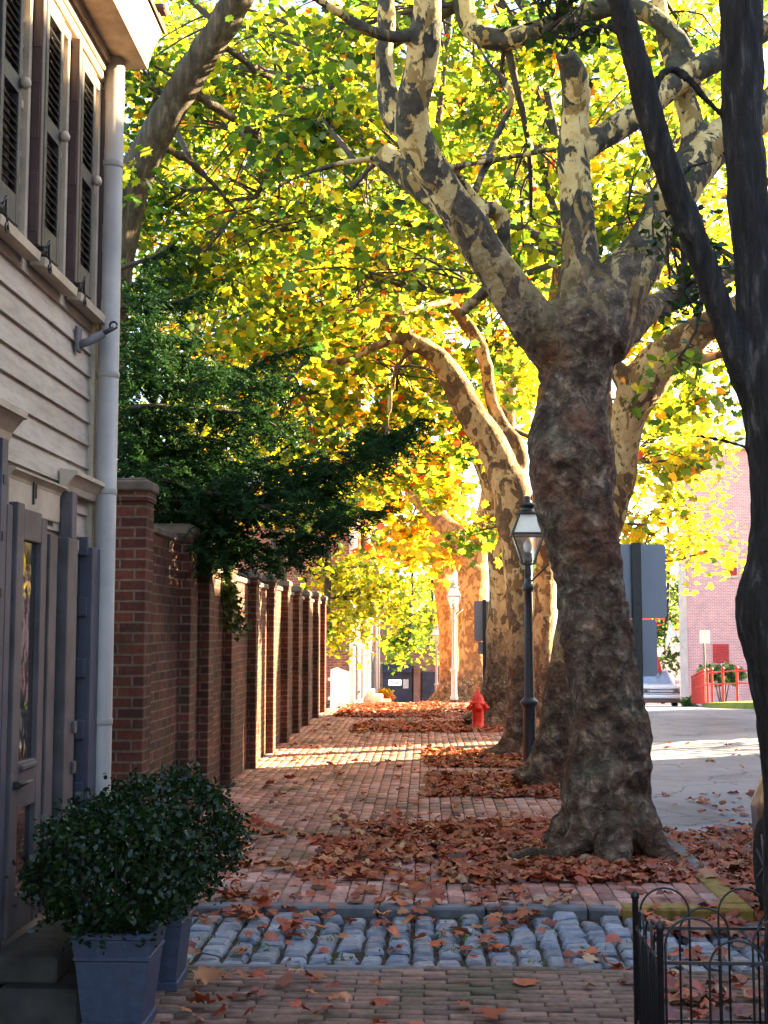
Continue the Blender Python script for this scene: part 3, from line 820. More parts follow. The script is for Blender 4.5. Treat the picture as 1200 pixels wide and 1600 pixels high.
def bush(cx, cy, cz, rx, ry, rz, n, label, seed):
    r = np.random.default_rng(seed)
    t = thing('box_bush', label, 'bush', (cx, cy, .4), 0, 'clipped bushes in the planters')
    q = r.normal(size=(n, 3)); q /= np.linalg.norm(q, axis=1)[:, None]
    lum = np.array([noise.noise(Vector(a) * 2.6 + Vector((seed, 0, 0))) for a in q])
    rad = (r.uniform(.5, 1, n) ** .5) * (1 + .26 * lum)
    sh = r.choice(n // 2, 90, replace=False)
    for a_ in sh:
        m_ = r.integers(6, 12); ix = r.integers(n // 2, n, m_); q[ix] = q[a_] + r.normal(size=(m_, 3)) * .035; rad[ix] = rad[a_] * 0 + np.linspace(.92, r.uniform(1.08, 1.24), m_)
    P = np.array((cx, cy, cz)) + q * rad[:, None] * np.array((rx, ry, rz))
    c = palette(n, dict(dg=8, g=1.2), r) * np.array((.3, .42, .38))
    leaves('foliage', P, r.uniform(.014, .034, n), c, OVAL, M['leaf_dark'], t, (cx, cy, .4), .3, .3)
    mb = MB((cx, cy, .4))
    for k in range(26):
        e = Vector((cx, cy, cz)) + Vector(q[k]) * .8 * rx; e.z = max(e.z, .5)
        mb.tube([(cx + r.normal() * .02, cy + r.normal() * .02, .39), ((cx + e.x) / 2, (cy + e.y) / 2, (cz + .3) / 2), e], [.008, .006, .003], 5)
    mb.build('stem', M['twig'], t, uv=False)
bush(-1.29, 5.40, .62, .36, .36, .285, 9000, 'dark clipped box bush in the front planter', 3)
bush(-1.22, 6.05, .65, .375, .38, .31, 8000, 'dark clipped box bush in the rear planter', 8)

# ================================================================== GARDEN WALL
gw = thing('brick_garden_wall', 'tall old red brick garden wall with a row of capped piers', 'wall', (-2.2, 9, 0))
go = (-2.2, 9, 0); WX = -2.02
piers = [(9.14, 2.71), (10.94, 2.53), (11.9, 2.36), (13.3, 2.39), (15.2, 2.33), (17.0, 2.36), (18.7, 2.36), (20.35, 2.33), (22.0, 2.31), (23.95, 2.35), (25.6, 2.32)]
for i, (y, zt) in enumerate(piers):
    mb = MB(go); d = .27
    mb.box(WX - .45, WX, y, y + d, -.1, zt - .17, .006); mb.box(WX - .463, WX + .013, y - .013, y + d + .013, zt - .17, zt - .098, .004)
    p = mb.build('pier', M['wall_brick'], gw)
    mb = MB(go); mb.box(WX - .49, WX + .03, y - .035, y + d + .035, zt - .097, zt - .02, .012); mb.box(WX - .44, WX - .01, y + .01, y + d - .01, zt - .022, zt, .008); mb.build('pier_cap', M['cap'], p)
    if i + 1 < len(piers):
        yb = piers[i + 1][0]; h = min(zt, piers[i + 1][1]) - .17
        mb = MB(go); mb.box(WX - .38, WX - .098, y + d, yb, -.1, h); pn = mb.build('brick_panel', M['wall_brick'], gw)
        mb = MB(go); mb.box(WX - .40, WX - .07, y + d, yb, h, h + .06, .01); mb.build('coping', M['cap'], pn)
# ivy down the fourth pier
iv = thing('ivy_vine', 'small-leaved ivy trailing down a brick pier', 'ivy', (WX, 13.3, 1.2))
n = 420; tt = rng.uniform(0, 1, n)
P = np.array([px(338 + 38 * a ** .7 + rng.normal() * (7 + 3 * a), 878 + 112 * a + rng.normal() * 6, 13.22 - .03 * rng.random()) for a in tt])
leaves('foliage', P, rng.uniform(.035, .07, n), palette(n, dict(g=3, dg=2, p=2)), SYF, M['leaf_dark'], iv, (WX, 13.3, 1.2), .2, .2)
mb = MB((WX, 13.3, 1.2)); mb.tube([px(338, 872, 13.25), px(355, 910, 13.25), px(368, 950, 13.25), px(376, 995, 13.25)], [.012, .01, .006, .003], 6); mb.build('stem', M['twig'], iv, uv=False)

# ================================================================== LAMPS
def street_lamp(loc, label, s=1.0, mt='black'):
    x, y, z = loc; t = thing('street_lamp', label, 'street lamp', loc, 0, 'old lantern street lamps along the kerb'); o = loc
    mb = MB(o); L = lambda pr, n=16, **k: mb.lathe(x, y, [(r * s, z + h * s) for r, h in pr], n, **k)
    L([(.105, -.05), (.105, .02), (.088, .06), (.08, .1), (.078, .68), (.082, .7), (.11, .73), (.115, .755), (.1, .78), (.07, .8), (.062, .82), (.05, 1.9), (.047, 2.08), (.06, 2.09), (.072, 2.12), (.072, 2.15), (.05, 2.18), (.042, 2.22), (.042, 2.26)])
    post = mb.build('post', M[mt], t)
    mb = MB(o)
    mb.tube([(x + .03 * s, y, z + 2.2 * s), (x + .26 * s, y, z + 2.42 * s)], .011 * s, 8); mb.build('ladder_bar', M[mt], post)
    mb = MB(o); h0, h1, h2 = 2.42, 2.78, 3.02; w0, w1, w2 = .068, .19, .098
    L([(.05, 2.26), (.055, 2.3), (.05, 2.4), (.1, 2.41), (.1, 2.425)], 4, smooth=False, rot=math.pi / 4)
    cs = [(-1, -1), (1, -1), (1, 1), (-1, 1)]
    for i in range(4):
        a = cs[i]; b = cs[(i + 1) % 4]
        q = lambda c, w, h: Vector((x + c[0] * w * s, y + c[1] * w * s, z + h * s))
        mb.bar(q(a, w0, h0), q(a, w1, h1), .018 * s); mb.bar(q(a, w1, h1), q(a, w2, h2), .014 * s)
        mb.bar(q(a, w1 * 1.03, h1), q(b, w1 * 1.03, h1), .026 * s)
    L([(.15, 3.02), (.155, 3.035), (.13, 3.05), (.085, 3.06), (.085, 3.12), (.115, 3.125), (.115, 3.145), (.05, 3.17), (.04, 3.19), (.045, 3.24), (.02, 3.25)], 12)
    ln = mb.build('lantern', M[mt], t)
    mb = MB(o)
    for i in range(4):
        a = cs[i]; b = cs[(i + 1) % 4]; mb.add([q(a, w0, h0), q(b, w0, h0), q(b, w1 * .97, h1), q(a, w1 * .97, h1)], [(0, 1, 2, 3)])
    pane = mb.build('lantern_glass', M['lamp_glass'], ln)
    mb = MB(o)
    for i in range(4):
        a = cs[i]; b = cs[(i + 1) % 4]; mb.add([q(a, w1 * .97, h1), q(b, w1 * .97, h1), q(b, w2 * .97, h2), q(a, w2 * .97, h2)], [(0, 1, 2, 3)])
    mb.build('lantern_roof', M['white_panel'], ln)
    mb = MB(o); L([(.045, 2.43), (.055, 2.46), (.05, 2.55), (.04, 2.56)], 12); mb.build('burner', M[mt], ln)
    mb = MB(o); L([(.03, 2.56), (.05, 2.6), (.052, 2.66), (.03, 2.71), (.005, 2.72)], 12); mb.build('bulb', M['white_panel'], ln)
    return t
def at_px(x, Y, dz=0.0):
    p = px(x, 1000, Y); return (p.x, Y, gnd(Y) + dz)
street_lamp(at_px(826, 15.6), 'black lantern street lamp just left of the big trunk')
street_lamp(at_px(709, 35.5, .15), 'pale sunlit lantern street lamp against the orange trunk', 1.0, 'sunlit_iron')
street_lamp(at_px(682, 53), 'smallest, farthest lantern street lamp down the street', 1.0, 'sunlit_iron')

# ================================================================== SIGNS
def sign(xp, Y, top, panels, label, w=.075):
    b = at_px(xp, Y); t = thing('sign_post', label, 'sign', b, 0, 'signs seen from behind')
    zt = px(xp, top, Y).z
    mb = MB(b); mb.box(b[0] - w / 2, b[0] + w / 2, Y - .03, Y + .03, b[2] - .1, zt, .006); mb.build('post', M['black'], t)
    for (x0, x1, y0, y1) in panels:
        a = px(x0, y1, Y); c = px(x1, y0, Y); r = .03
        poly = []
        for (cx_, cz_, a0) in ((c.x - r, c.z - r, 0), (a.x + r, c.z - r, 90), (a.x + r, a.z + r, 180), (c.x - r, a.z + r, 270)):
            for k in range(4): poly.append((cx_ + r * math.cos(R(a0 + k * 30)), cz_ + r * math.sin(R(a0 + k * 30))))
        mb = MB(b); mb.prism(poly, lambda p: (p[0], Y + .032, p[1]), lambda p: (p[0], Y + .036, p[1])); pn = mb.build('panel', M['sign_back'], t)
        mb = MB(b)
        for zz in (a.z + (c.z - a.z) * .2, a.z + (c.z - a.z) * .8): mb.box(b[0] - .012, b[0] + .012, Y - .037, Y - .03, zz - .012, zz + .012, .003)
        mb.build('bolt', M['black'], pn)
    return t
sign(996, 10.6, 848, [(948, 1041, 850, 966), (966, 1027, 968, 1057)], 'large grey sign back on a black post beside the big trunk')
sign(757, 23.5, 937, [(741, 775, 939, 1002), (747, 770, 1003, 1022)], 'small grey sign back beside the grey trunk', .07)
b = at_px(1100, 47, .1); t = thing('sign_post', 'thin pole with white sign plates before the pink brick building', 'sign', b)
mb = MB(b); mb.tube([(b[0], b[1], b[2] - .1), (b[0], b[1], px(1100, 984, 47).z)], .035, 8); mb.build('post', M['stone'], t)
for (x0, x1) in ((1093, 1099), (1102, 1108)):
    a = px(x0, 1005, 47); c = px(x1, 985, 47); mb = MB(b); mb.box(a.x, c.x, 46.93, 46.96, a.z, c.z, .005); mb.build('plate', M['white_wood'], t)

# ================================================================== HYDRANT
hp = px(746, 1131, 21.9); hl = (hp.x, 21.6, 0.0)
t = thing('fire_hydrant', 'red orange fire hydrant at the foot of the grey trunk', 'hydrant', hl)
x, y, z = hl; mb = MB(hl)
mb.lathe(x, y, [(.14, -.03), (.14, .03), (.1, .04), (.095, .12), (.1, .3), (.1, .38), (.135, .39), (.135, .43), (.11, .44), (.105, .47), (.085, .53), (.05, .57), (.03, .58), (.03, .62), (.012, .63)], 18)
mb.build('barrel', M['hydrant'], t)
for (ax, sg, l, r) in (('Y', 1, .17, .045), ('Y', -1, .17, .045), ('X', 1, .19, .062)):
    Mx = Matrix.Translation((x, y, z + .34)) @ (Matrix.Rotation(R(90 * sg), 4, 'Y') if ax == 'Y' else Matrix.Rotation(R(90), 4, 'X'))
    mb = MB(hl); mb.lathe(0, 0, [(r * .8, .06), (r * .8, l - .06), (r * 1.15, l - .055), (r * 1.15, l - .015), (r * .5, l - .01), (r * .4, l + .02)], 14, Mx); mb.build('nozzle', M['hydrant'], t)

# ================================================================== IRON TREE GUARD (front right)
fo = px(996, 1612, 5.15); fl = (fo.x, 5.15, 0)
t = thing('iron_tree_guard', 'low black iron hoop fence round the dark foreground tree', 'fence', fl)
xL = fl[0]; yF, yN = 5.15, 4.62
H1 = px(993, 1392, yF).z
zr1 = px(1010, 1450, yF).z; zr0 = px(1010, 1595, yF).z
def hoop_panel(p0, p1, nh, wd, ht):
    """hoops overlapping by half along the line p0 -> p1"""
    p0 = Vector(p0); p1 = Vector(p1); d = (p1 - p0); L = d.length; d = d / L; up = Vector((0, 0, 1)); mb = MB(fl)
    for k in range(nh):
        c = p0 + d * (L * (k + .75) / (nh + .4)); h = ht - (0 if k % 2 == 0 else .075); r = wd / 2
        pts = [c - d * r + up * .03] + [c - d * r + up * (h - r)]
        pts += [c + d * (-r * math.cos(a)) + up * (h - r + r * math.sin(a)) for a in [math.pi * q / 12 for q in range(1, 12)]]
        pts += [c + d * r + up * (h - r), c + d * r + up * .03]
        mb.tube(pts, .0044, 8)
    for zz in (zr1, zr0 + .0): mb.bar(p0 + up * zz, p1 + up * zz, .006, .012)
    return mb.build('hoop_panel', M['black'], t)
xR = 1.78
hoop_panel((xL, yF, 0), (xR, yF, 0), 6, .19, H1 + .012)
hoop_panel((xL, yN, 0), (xR, yN, 0), 6, .19, H1 + .012)
hoop_panel((xL, yN, 0), (xL, yF, 0), 6, .12, H1 - .05)
hoop_panel((xR, yN, 0), (xR, yF, 0), 6, .12, H1 - .05)
for (a, b) in ((xL, yF), (xL, yN), (xR, yF), (xR, yN)):
    mb = MB(fl); mb.lathe(a, b, [(.012, -.05), (.012, H1 - .03), (.017, H1 - .026), (.017, H1 - .01), (.006, H1), (.002, H1 + .006)], 10); mb.build('post', M['black'], t)

# ================================================================== TREES
def bump_bark(c):
    lo = max(0.0, min(1.0, (4.3 - c.z) / .8))
    d = .008 * noise.noise(c * 5)
    if lo > 0:
        q = Vector((c.x * 3.2, c.y * 3.2, c.z * 8.5))
        r = abs(noise.noise(q)); r2 = abs(noise.noise(Vector((c.x * 5, c.y * 5, c.z * 13)) + Vector((9, 3, 1)))); d += lo * (.026 * (.25 - r) + .010 * (.22 - r2) + .026 * noise.noise(c * 4.6) + .006 * noise.noise(c * 13) + .003 * noise.noise(c * 30))
    return d
A_l = [
 [(955, 1352, 9.55, 168), (950, 1318, 9.55, 150), (946, 1270, 9.5, 143), (951, 1200, 9.5, 129), (948, 1100, 9.5, 113), (934, 1000, 9.5, 112), (918, 900, 9.5, 108), (901, 800, 9.5, 118), (893, 710, 9.5, 138), (894, 640, 9.5, 114), (898, 580, 9.5, 118), (903, 520, 9.5, 140), (906, 480, 9.5, 120)],
 [(885, 560, 9.45, 100), (835, 505, 9.3, 78), (782, 430, 9.2, 66), (735, 360, 9.1, 62), (690, 290, 9.0, 58), (655, 230, 8.9, 58), (643, 180, 8.8, 56), (654, 120, 8.7, 54), (663, 60, 8.6, 50), (668, 0, 8.5, 46), (672, -130, 8.3, 40), (700, -300, 8.2, 30)],
 [(650, 205, 8.9, 46), (615, 183, 8.95, 40), (603, 130, 9, 32), (600, 80, 9, 30), (604, 30, 9, 29), (595, -80, 9, 24)],
 [(660, 48, 8.6, 20), (620, 58, 8.5, 20), (570, 45, 8.4, 19), (530, 20, 8.3, 17), (480, -12, 8.2, 15)],
 [(735, 350, 9.4, 50), (690, 315, 9.7, 50), (640, 275, 9.8, 48), (598, 243, 9.9, 44)],
 [(905, 520, 9.5, 100), (905, 440, 9.5, 66), (905, 380, 9.5, 58), (900, 300, 9.5, 54), (895, 240, 9.5, 54), (898, 180, 9.5, 46), (900, 140, 9.4, 46), (893, 105, 9.3, 40), (880, 82, 9.2, 26)],
 [(900, 240, 9.5, 44), (940, 215, 9.6, 44), (1000, 175, 9.7, 42), (1060, 128, 9.8, 40), (1110, 98, 9.9, 40), (1190, 50, 10, 36), (1300, -50, 10.2, 30)],
 [(918, 530, 9.5, 130), (968, 450, 9.6, 92), (1010, 388, 9.7, 74), (1050, 310, 9.8, 72), (1085, 255, 9.9, 72), (1130, 215, 10, 66), (1200, 170, 10.2, 58), (1320, 40, 10.6, 44)],
 [(1085, 250, 9.9, 44), (1080, 190, 9.95, 40), (1060, 120, 10, 34), (1035, 40, 10.2, 28), (1025, -60, 10.3, 24)],
 [(950, 530, 9.8, 80), (1010, 488, 10.2, 46), (1060, 462, 10.6, 40), (1130, 430, 11, 36), (1230, 380, 11.5, 28)],
 [(722, -40, 10.5, 30), (727, 25, 10.5, 34), (748, 54, 10.4, 36), (790, 62, 10.4, 36), (835, 48, 10.3, 34), (890, 30, 10.2, 34), (980, 10, 10.1, 32), (1060, 60, 10, 28), (1085, 140, 10, 26)],
 [(760, 390, 9.3, 22), (752, 330, 9.6, 18), (735, 300, 9.6, 15), (690, 250, 9.4, 11), (640, 225, 9.3, 7)],
 [(742, 300, 9.7, 14), (775, 215, 10, 14), (800, 150, 10, 12), (765, 100, 10, 9), (740, 60, 10, 6)],
 [(700, 262, 9.3, 12), (800, 245, 10, 10), (870, 232, 9.7, 8)],
 [(755, 325, 9.6, 24), (782, 335, 9.7, 24), (788, 370, 9.7, 20), (795, 430, 9.7, 18), (812, 455, 9.5, 14)],
 [(598, 246, 9.9, 13), (530, 256, 9.8, 11), (470, 275, 9.6, 9), (430, 297, 9.4, 7), (400, 345, 9.3, 4)],
 [(840, 470, 9.7, 24), (800, 440, 10, 22), (760, 455, 10.3, 20), (720, 490, 10.6, 14)],
]
def root(pts): return [(Vector(p), r) for p, r in pts]
bx, by = px(950, 1300, 9.5).x, 9.5
roots = [root([((bx - .1, by - .2, .3), .15), ((bx - .33, by - .32, .07), .08), ((bx - .7, by - .42, .02), .06), ((bx - 1.0, by - .4, -.03), .03)]),
         root([((bx + .15, by - .2, .35), .14), ((bx + .28, by - .38, .1), .09), ((bx + .42, by - .55, -.02), .05)]),
         root([((bx + .0, by - .3, .3), .15), ((bx - .02, by - .45, .08), .12), ((bx + .02, by - .65, -.05), .05)]),
         root([((bx + .15, by, .4), .13), ((bx + .25, by + .05, .1), .09), ((bx + .36, by + .2, -.05), .05)]),
         root([((bx - .22, by, .3), .13), ((bx - .34, by + .1, .08), .1), ((bx - .45, by + .2, -.05), .05)])]
PA = dict(dg=2.4, g=6.5, yg=3.6, y=.8, o=.4, r=.16, p=.5)
tree('sycamore_tree', 'largest sycamore, nearest, with a knobbly dark trunk and mottled forking limbs', 'tree', A_l,
 [(480, 185, 10.8, 110, 60, .8, 842), (400, 310, 14.6, 130, 70, .8, 655), (560, 330, 11, 110, 60, .9, 392), (520, 60, 11, 150, 70, 1, 579),
  (780, 170, 11.5, 130, 110, .9, 486), (830, 340, 11.8, 130, 80, .9, 392), (980, 330, 11.8, 80, 120, .8, 299), (880, 30, 11.4, 160, 60, .8, 392),
  (1080, 60, 11.5, 140, 110, 1, 392), (300, 90, 15.4, 130, 110, .8, 561), (700, -120, 10.5, 380, 90, 2, 842), (400, -420, 10, 520, 200, 2.5, 1404), (1060, 560, 11.4, 50, 30, .4, 55)],
 .108, PA, 'syc', voxel=.022, disp=bump_bark, roots=roots, seg=28, up=.45, group='sycamores along the kerb', step=.06)
GR = 'sycamores along the kerb'
tree('sycamore_tree', 'sycamore leaning right behind the largest trunk, its flared foot showing left of it', 'tree',
 [[(846, 1232, 13.6, 106), (858, 1200, 13.6, 76), (868, 1140, 13.6, 54), (876, 1080, 13.6, 50), (891, 980, 13.6, 48), (915, 900, 13.6, 56), (948, 820, 13.6, 52), (968, 750, 13.6, 52), (975, 690, 13.6, 52), (985, 640, 13.6, 62), (1008, 590, 13.5, 72), (1050, 550, 13.4, 62), (1100, 512, 13.2, 52), (1190, 465, 13, 46), (1300, 380, 12.6, 36)],
  [(968, 720, 13.7, 36), (950, 650, 13.9, 30), (930, 560, 14.1, 26), (900, 400, 14.4, 20)],
  [(990, 620, 13.5, 40), (960, 570, 13.4, 26), (940, 520, 13.5, 20)],
  [(1060, 545, 13.4, 30), (1100, 560, 13.4, 18), (1180, 540, 13.2, 14)]],
 [(690, 250, 15, 200, 150, 1.2, 845), (560, 430, 15, 170, 90, 1.2, 633), (850, 140, 15.5, 230, 130, 1.2, 845), (1060, 200, 15.5, 140, 170, 1.2, 676), (1085, 600, 14.2, 85, 55, .6, 219), (400, 120, 15, 180, 130, 1.2, 760), (330, 380, 15, 120, 110, 1.2, 507), (700, -150, 14, 500, 160, 2.5, 1859)],
 .12, dict(dg=1.2, g=6, yg=4.4, y=1, o=.45, r=.15), 'syc_mid', voxel=.04, disp=lambda c: .02 * noise.noise(c * 5) + .008 * noise.noise(c * 14), group=GR)
tree('sycamore_tree', 'orange-lit sycamore right behind the black lamp, arching limb to the left', 'tree',
 [[(792, 1196, 16.8, 100), (803, 1170, 16.8, 56), (811, 1120, 16.8, 38), (811, 1040, 16.8, 34), (810, 960, 16.8, 36), (807, 880, 16.8, 44), (802, 800, 16.8, 58), (795, 745, 16.8, 62)],
  [(800, 770, 16.8, 58), (770, 700, 16.8, 50), (735, 645, 16.7, 47), (710, 598, 16.6, 43), (690, 565, 16.5, 38), (660, 541, 16.4, 28), (620, 528, 16.3, 19), (580, 545, 16.2, 15), (535, 565, 16.1, 12), (480, 560, 16, 8)],
  [(806, 760, 16.9, 34), (812, 705, 16.9, 26), (782, 660, 16.9, 23), (766, 620, 16.9, 21), (760, 570, 16.9, 22), (738, 520, 16.9, 22), (702, 470, 16.9, 19), (680, 420, 16.9, 14), (670, 300, 17, 10)],
  [(650, 540, 16.4, 13), (620, 575, 16.4, 11), (608, 640, 16.4, 9), (604, 690, 16.4, 5)],
  [(700, 470, 16.8, 12), (650, 482, 15.6, 11), (600, 502, 15.3, 9), (562, 535, 15.1, 5)],
  [(640, 535, 16.3, 14), (590, 385, 16.5, 14), (500, 350, 16.3, 14), (420, 340, 16.2, 12), (330, 345, 16, 9)]],
 [(620, 610, 18, 130, 80, 1.2, 956), (500, 500, 17.5, 150, 90, 1.2, 1062), (680, 440, 18.5, 140, 90, 1.2, 743), (450, 640, 18, 120, 80, 1.2, 743), (570, 720, 18.5, 110, 55, 1, 531), (720, 700, 18.5, 60, 60, 1, 276), (350, 500, 18, 130, 100, 1.2, 850), (760, 560, 18.5, 60, 90, 1, 371), (740, 830, 17.5, 50, 35, .5, 170), (500, 300, 18, 220, 140, 1.5, 1381), (760, 100, 18, 260, 170, 2, 1593), (700, -150, 17, 500, 150, 3, 1593)],
 .13, dict(dg=1.2, g=5.5, yg=4.4, y=1.2, o=.8, r=.4), 'syc_mid', voxel=.04, disp=lambda c: .018 * noise.noise(c * 5), group=GR)
tree('sycamore_tree', 'straight olive sycamore trunk between lamp post and largest trunk, its right edge sunlit', 'tree',
 [[(843, 1192, 18.6, 60), (845, 1150, 18.6, 44), (847, 1080, 18.6, 38), (848, 1000, 18.6, 36), (850, 900, 18.6, 36), (849, 820, 18.6, 38), (852, 700, 18.6, 36), (860, 560, 18.6, 30), (880, 380, 18.6, 24), (900, 200, 18.6, 18)],
  [(850, 760, 18.6, 24), (880, 690, 18.8, 20), (930, 600, 19, 16), (1000, 450, 19.3, 12)]],
 [(920, 420, 20, 170, 140, 1.5, 800), (800, 250, 20, 200, 150, 1.5, 800), (1060, 420, 20, 110, 180, 1.5, 720), (1030, 640, 20, 60, 70, 1, 160), (1050, 180, 20.5, 160, 180, 2, 800)],
 .18, dict(g=4, yg=5, y=2.5, o=.6, r=.2), 'syc_mid', voxel=.045, group=GR)
tree('sycamore_tree', 'grey mottled sycamore trunk behind the red hydrant', 'tree',
 [[(768, 1140, 22.3, 110), (776, 1112, 22.3, 66), (781, 1060, 22.3, 50), (783, 980, 22.3, 46), (785, 900, 22.3, 44), (781, 830, 22.3, 46), (778, 780, 22.3, 46)],
  [(779, 800, 22.3, 42), (762, 740, 22.3, 34), (735, 690, 22.3, 28), (700, 640, 22.3, 22), (640, 560, 22.3, 16), (600, 400, 22.3, 12)], [(780, 800, 22.3, 34), (790, 700, 22.5, 26), (800, 560, 22.6, 20)]],
 [(620, 560, 24, 190, 100, 1.5, 900), (480, 420, 24, 200, 120, 1.5, 1100), (1050, 720, 24, 70, 90, 1.2, 420), (640, 760, 24, 90, 50, 1, 350), (760, 420, 24, 200, 130, 2, 1000), (560, 240, 24, 300, 150, 2, 1500), (1010, 820, 24, 40, 50, .8, 120)],
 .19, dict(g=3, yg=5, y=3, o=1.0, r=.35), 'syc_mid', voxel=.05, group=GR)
tree('sycamore_tree', 'orange-lit sycamore trunk behind the sunlit lamp, leaning limb up to the left', 'tree',
 [[(738, 1106, 36.5, 100), (740, 1085, 36.5, 62), (741, 1050, 36.5, 50), (739, 1000, 36.5, 45), (737, 940, 36.5, 44), (738, 885, 36.5, 48)],
  [(738, 900, 36.5, 44), (720, 850, 36.5, 40), (693, 818, 36.5, 32), (668, 793, 36.5, 26), (640, 768, 36.5, 18), (600, 700, 36.5, 12)], [(740, 890, 36.5, 36), (750, 830, 36.5, 28), (762, 770, 36.5, 22), (770, 680, 36.5, 16)]],
 [(610, 840, 37, 90, 45, 1.2, 420), (690, 760, 38, 80, 55, 1.2, 420), (540, 770, 38, 110, 70, 1.5, 700), (640, 680, 39, 150, 80, 1.5, 900), (740, 640, 39, 80, 80, 1.5, 500), (560, 560, 39, 230, 120, 2, 1500), (600, 350, 39, 260, 160, 2, 1500), (690, 870, 37, 60, 39, 1, 160)],
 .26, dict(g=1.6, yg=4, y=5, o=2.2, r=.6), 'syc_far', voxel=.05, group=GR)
tree('sycamore_tree', 'farthest and thinnest orange-lit sycamore trunk, left of the sunlit lamp', 'tree',
 [[(700, 1104, 40, 70), (703, 1070, 40, 38), (702, 1010, 40, 32), (697, 960, 40, 30), (691, 915, 40, 29), (687, 860, 40, 24), (680, 790, 40, 18), (660, 700, 40, 12)], [(692, 910, 40, 16), (715, 870, 40, 12), (725, 800, 40, 9)]],
 [(660, 830, 42, 70, 50, 1.5, 400), (560, 850, 42, 70, 40, 1.5, 350), (620, 740, 43, 130, 70, 2, 800), (480, 680, 43, 130, 120, 2, 1000)],
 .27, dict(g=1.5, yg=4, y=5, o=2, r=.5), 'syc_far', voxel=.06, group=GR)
# trees behind the wall and across the street
tree('leaning_tree', 'dark furrowed trunk leaning right above the garden wall, top left', 'tree',
 [[(150, 1225, 13.3, 76), (158, 900, 13.3, 68), (165, 600, 13.3, 66), (178, 430, 13.2, 62), (205, 300, 13.1, 58), (240, 218, 13, 52), (290, 130, 12.8, 50), (335, 60, 12.6, 50), (378, -15, 12.4, 48), (440, -120, 12.2, 40), (520, -300, 12, 26)],
  [(290, 135, 12.8, 18), (370, 190, 13.3, 15), (430, 240, 13.8, 10)], [(240, 225, 13, 16), (300, 255, 13.5, 13), (370, 330, 14, 8)], [(335, 60, 12.6, 14), (420, 120, 13.2, 12), (500, 140, 13.7, 8)]],
 [(225, 110, 14.6, 45, 100, .7, 380), (235, 330, 14.4, 60, 80, .7, 480), (300, 420, 14.4, 90, 60, .8, 480), (330, 190, 15, 120, 90, .8, 420), (215, 80, 12.4, 14, 30, .2, 40), (205, 260, 12.4, 16, 60, .2, 60), (450, -170, 12.5, 350, 90, 1.5, 700), (100, -130, 12.5, 200, 110, 1.5, 400)],
 .12, dict(dg=5, g=5, yg=2.2, y=.5, o=.2), 'bark_tl', voxel=.03, disp=lambda c: .02 * noise.noise(Vector((c.x * 9, c.y * 9, c.z * 2.5))))
BT = 'garden trees behind the wall'
def backtree(xp, Y, blobs, size, pal, label, nm='leafy_tree', wpx=30, grp=BT):
    tree(nm, label, 'tree', [[(xp, 1000, Y, wpx), (xp + 5, 850, Y, wpx * .8), (xp - 5, 650, Y, wpx * .6), (xp + 15, 400, Y, wpx * .35), (xp, 200, Y, wpx * .15)]],
         blobs, size, pal, 'bark_tl', base=(px(xp, 1000, Y).x, Y, 0), shape=SYF, group=grp, tw=30, spread=.4, seg=8)
backtree(300, 20, [(280, 250, 21, 140, 160, 1.5, 1620), (430, 380, 21, 150, 140, 1.5, 1485), (300, 480, 21, 130, 100, 1.5, 1215), (300, 650, 20.5, 110, 100, 1.2, 945), (350, 60, 21, 180, 110, 1.5, 1350)], 0.156, dict(dg=1, g=4, yg=5, y=2, o=.3), 'green and yellow tree behind the wall, beyond the leaning trunk')
backtree(430, 30, [(420, 300, 31, 180, 160, 2, 1819), (560, 150, 31, 220, 150, 2, 1819), (380, 560, 31, 160, 120, 2, 1540), (480, 750, 30, 120, 90, 1.5, 1120), (300, 120, 31, 160, 140, 2, 1260)], 0.197, dict(g=2, yg=5, y=4, o=.5), 'yellow green tree far behind the wall, above the last piers')
backtree(560, 42, [(560, 450, 43, 220, 200, 3, 2520), (640, 150, 43, 300, 180, 3, 2520), (720, 520, 43, 180, 180, 3, 1819), (560, 700, 42, 160, 110, 2, 1540), (780, 330, 43, 200, 180, 3, 1819), (815, 600, 43, 60, 100, 2, 900), (860, 420, 43, 80, 100, 2, 700)], 0.262, dict(g=1, yg=4, y=6, o=.8), 'glowing yellow tree far down the street in the middle')
backtree(950, 34, [(1040, 640, 35, 110, 80, 2, 1260), (1060, 780, 35, 85, 65, 1.5, 979), (1100, 420, 35, 130, 170, 2, 1819), (950, 250, 35, 220, 180, 2, 2240), (1120, 130, 35, 160, 150, 2, 1540), (1010, 850, 34, 35, 35, 1, 237), (1110, 860, 34, 50, 28, 1, 237), (1180, 300, 35, 60, 160, 2, 900), (1050, 10, 35, 170, 70, 2, 900), (1170, 560, 35, 60, 70, 2, 400), (820, 480, 35, 60, 120, 2, 600)], 0.197, dict(g=1.2, yg=4, y=5.5, o=.5, r=.1), 'bright yellow tree hiding the top of the pink brick building', grp='trees across the road')
backtree(508, 30.5, [(548, 895, 31, 65, 28, 1.2, 900), (575, 935, 31.5, 50, 22, 1.2, 700), (535, 968, 30.5, 32, 22, .8, 420), (600, 905, 32, 40, 20, 1, 400), (522, 1000, 30, 14, 12, .5, 60)], .16, dict(g=2.5, yg=7, y=2), 'low bright lime green maple at the end of the brick wall', 'maple_tree', 12)
backtree(640, 74, [(622, 1000, 75, 34, 34, 2, 520), (655, 960, 75, 42, 60, 2, 800), (615, 930, 76, 40, 50, 2, 500)], .32, dict(dg=1, g=5, yg=4), 'rounded green tree at the far end of the street', 'green_tree', 6, 'far street trees')
backtree(672, 84, [(678, 985, 85, 24, 45, 2, 500), (672, 920, 85, 40, 50, 2, 600), (700, 960, 85, 30, 60, 2, 400)], .34, dict(g=4, yg=5, y=1), 'pale green tree right of the rounded one at the street end', 'green_tree', 5, 'far street trees')
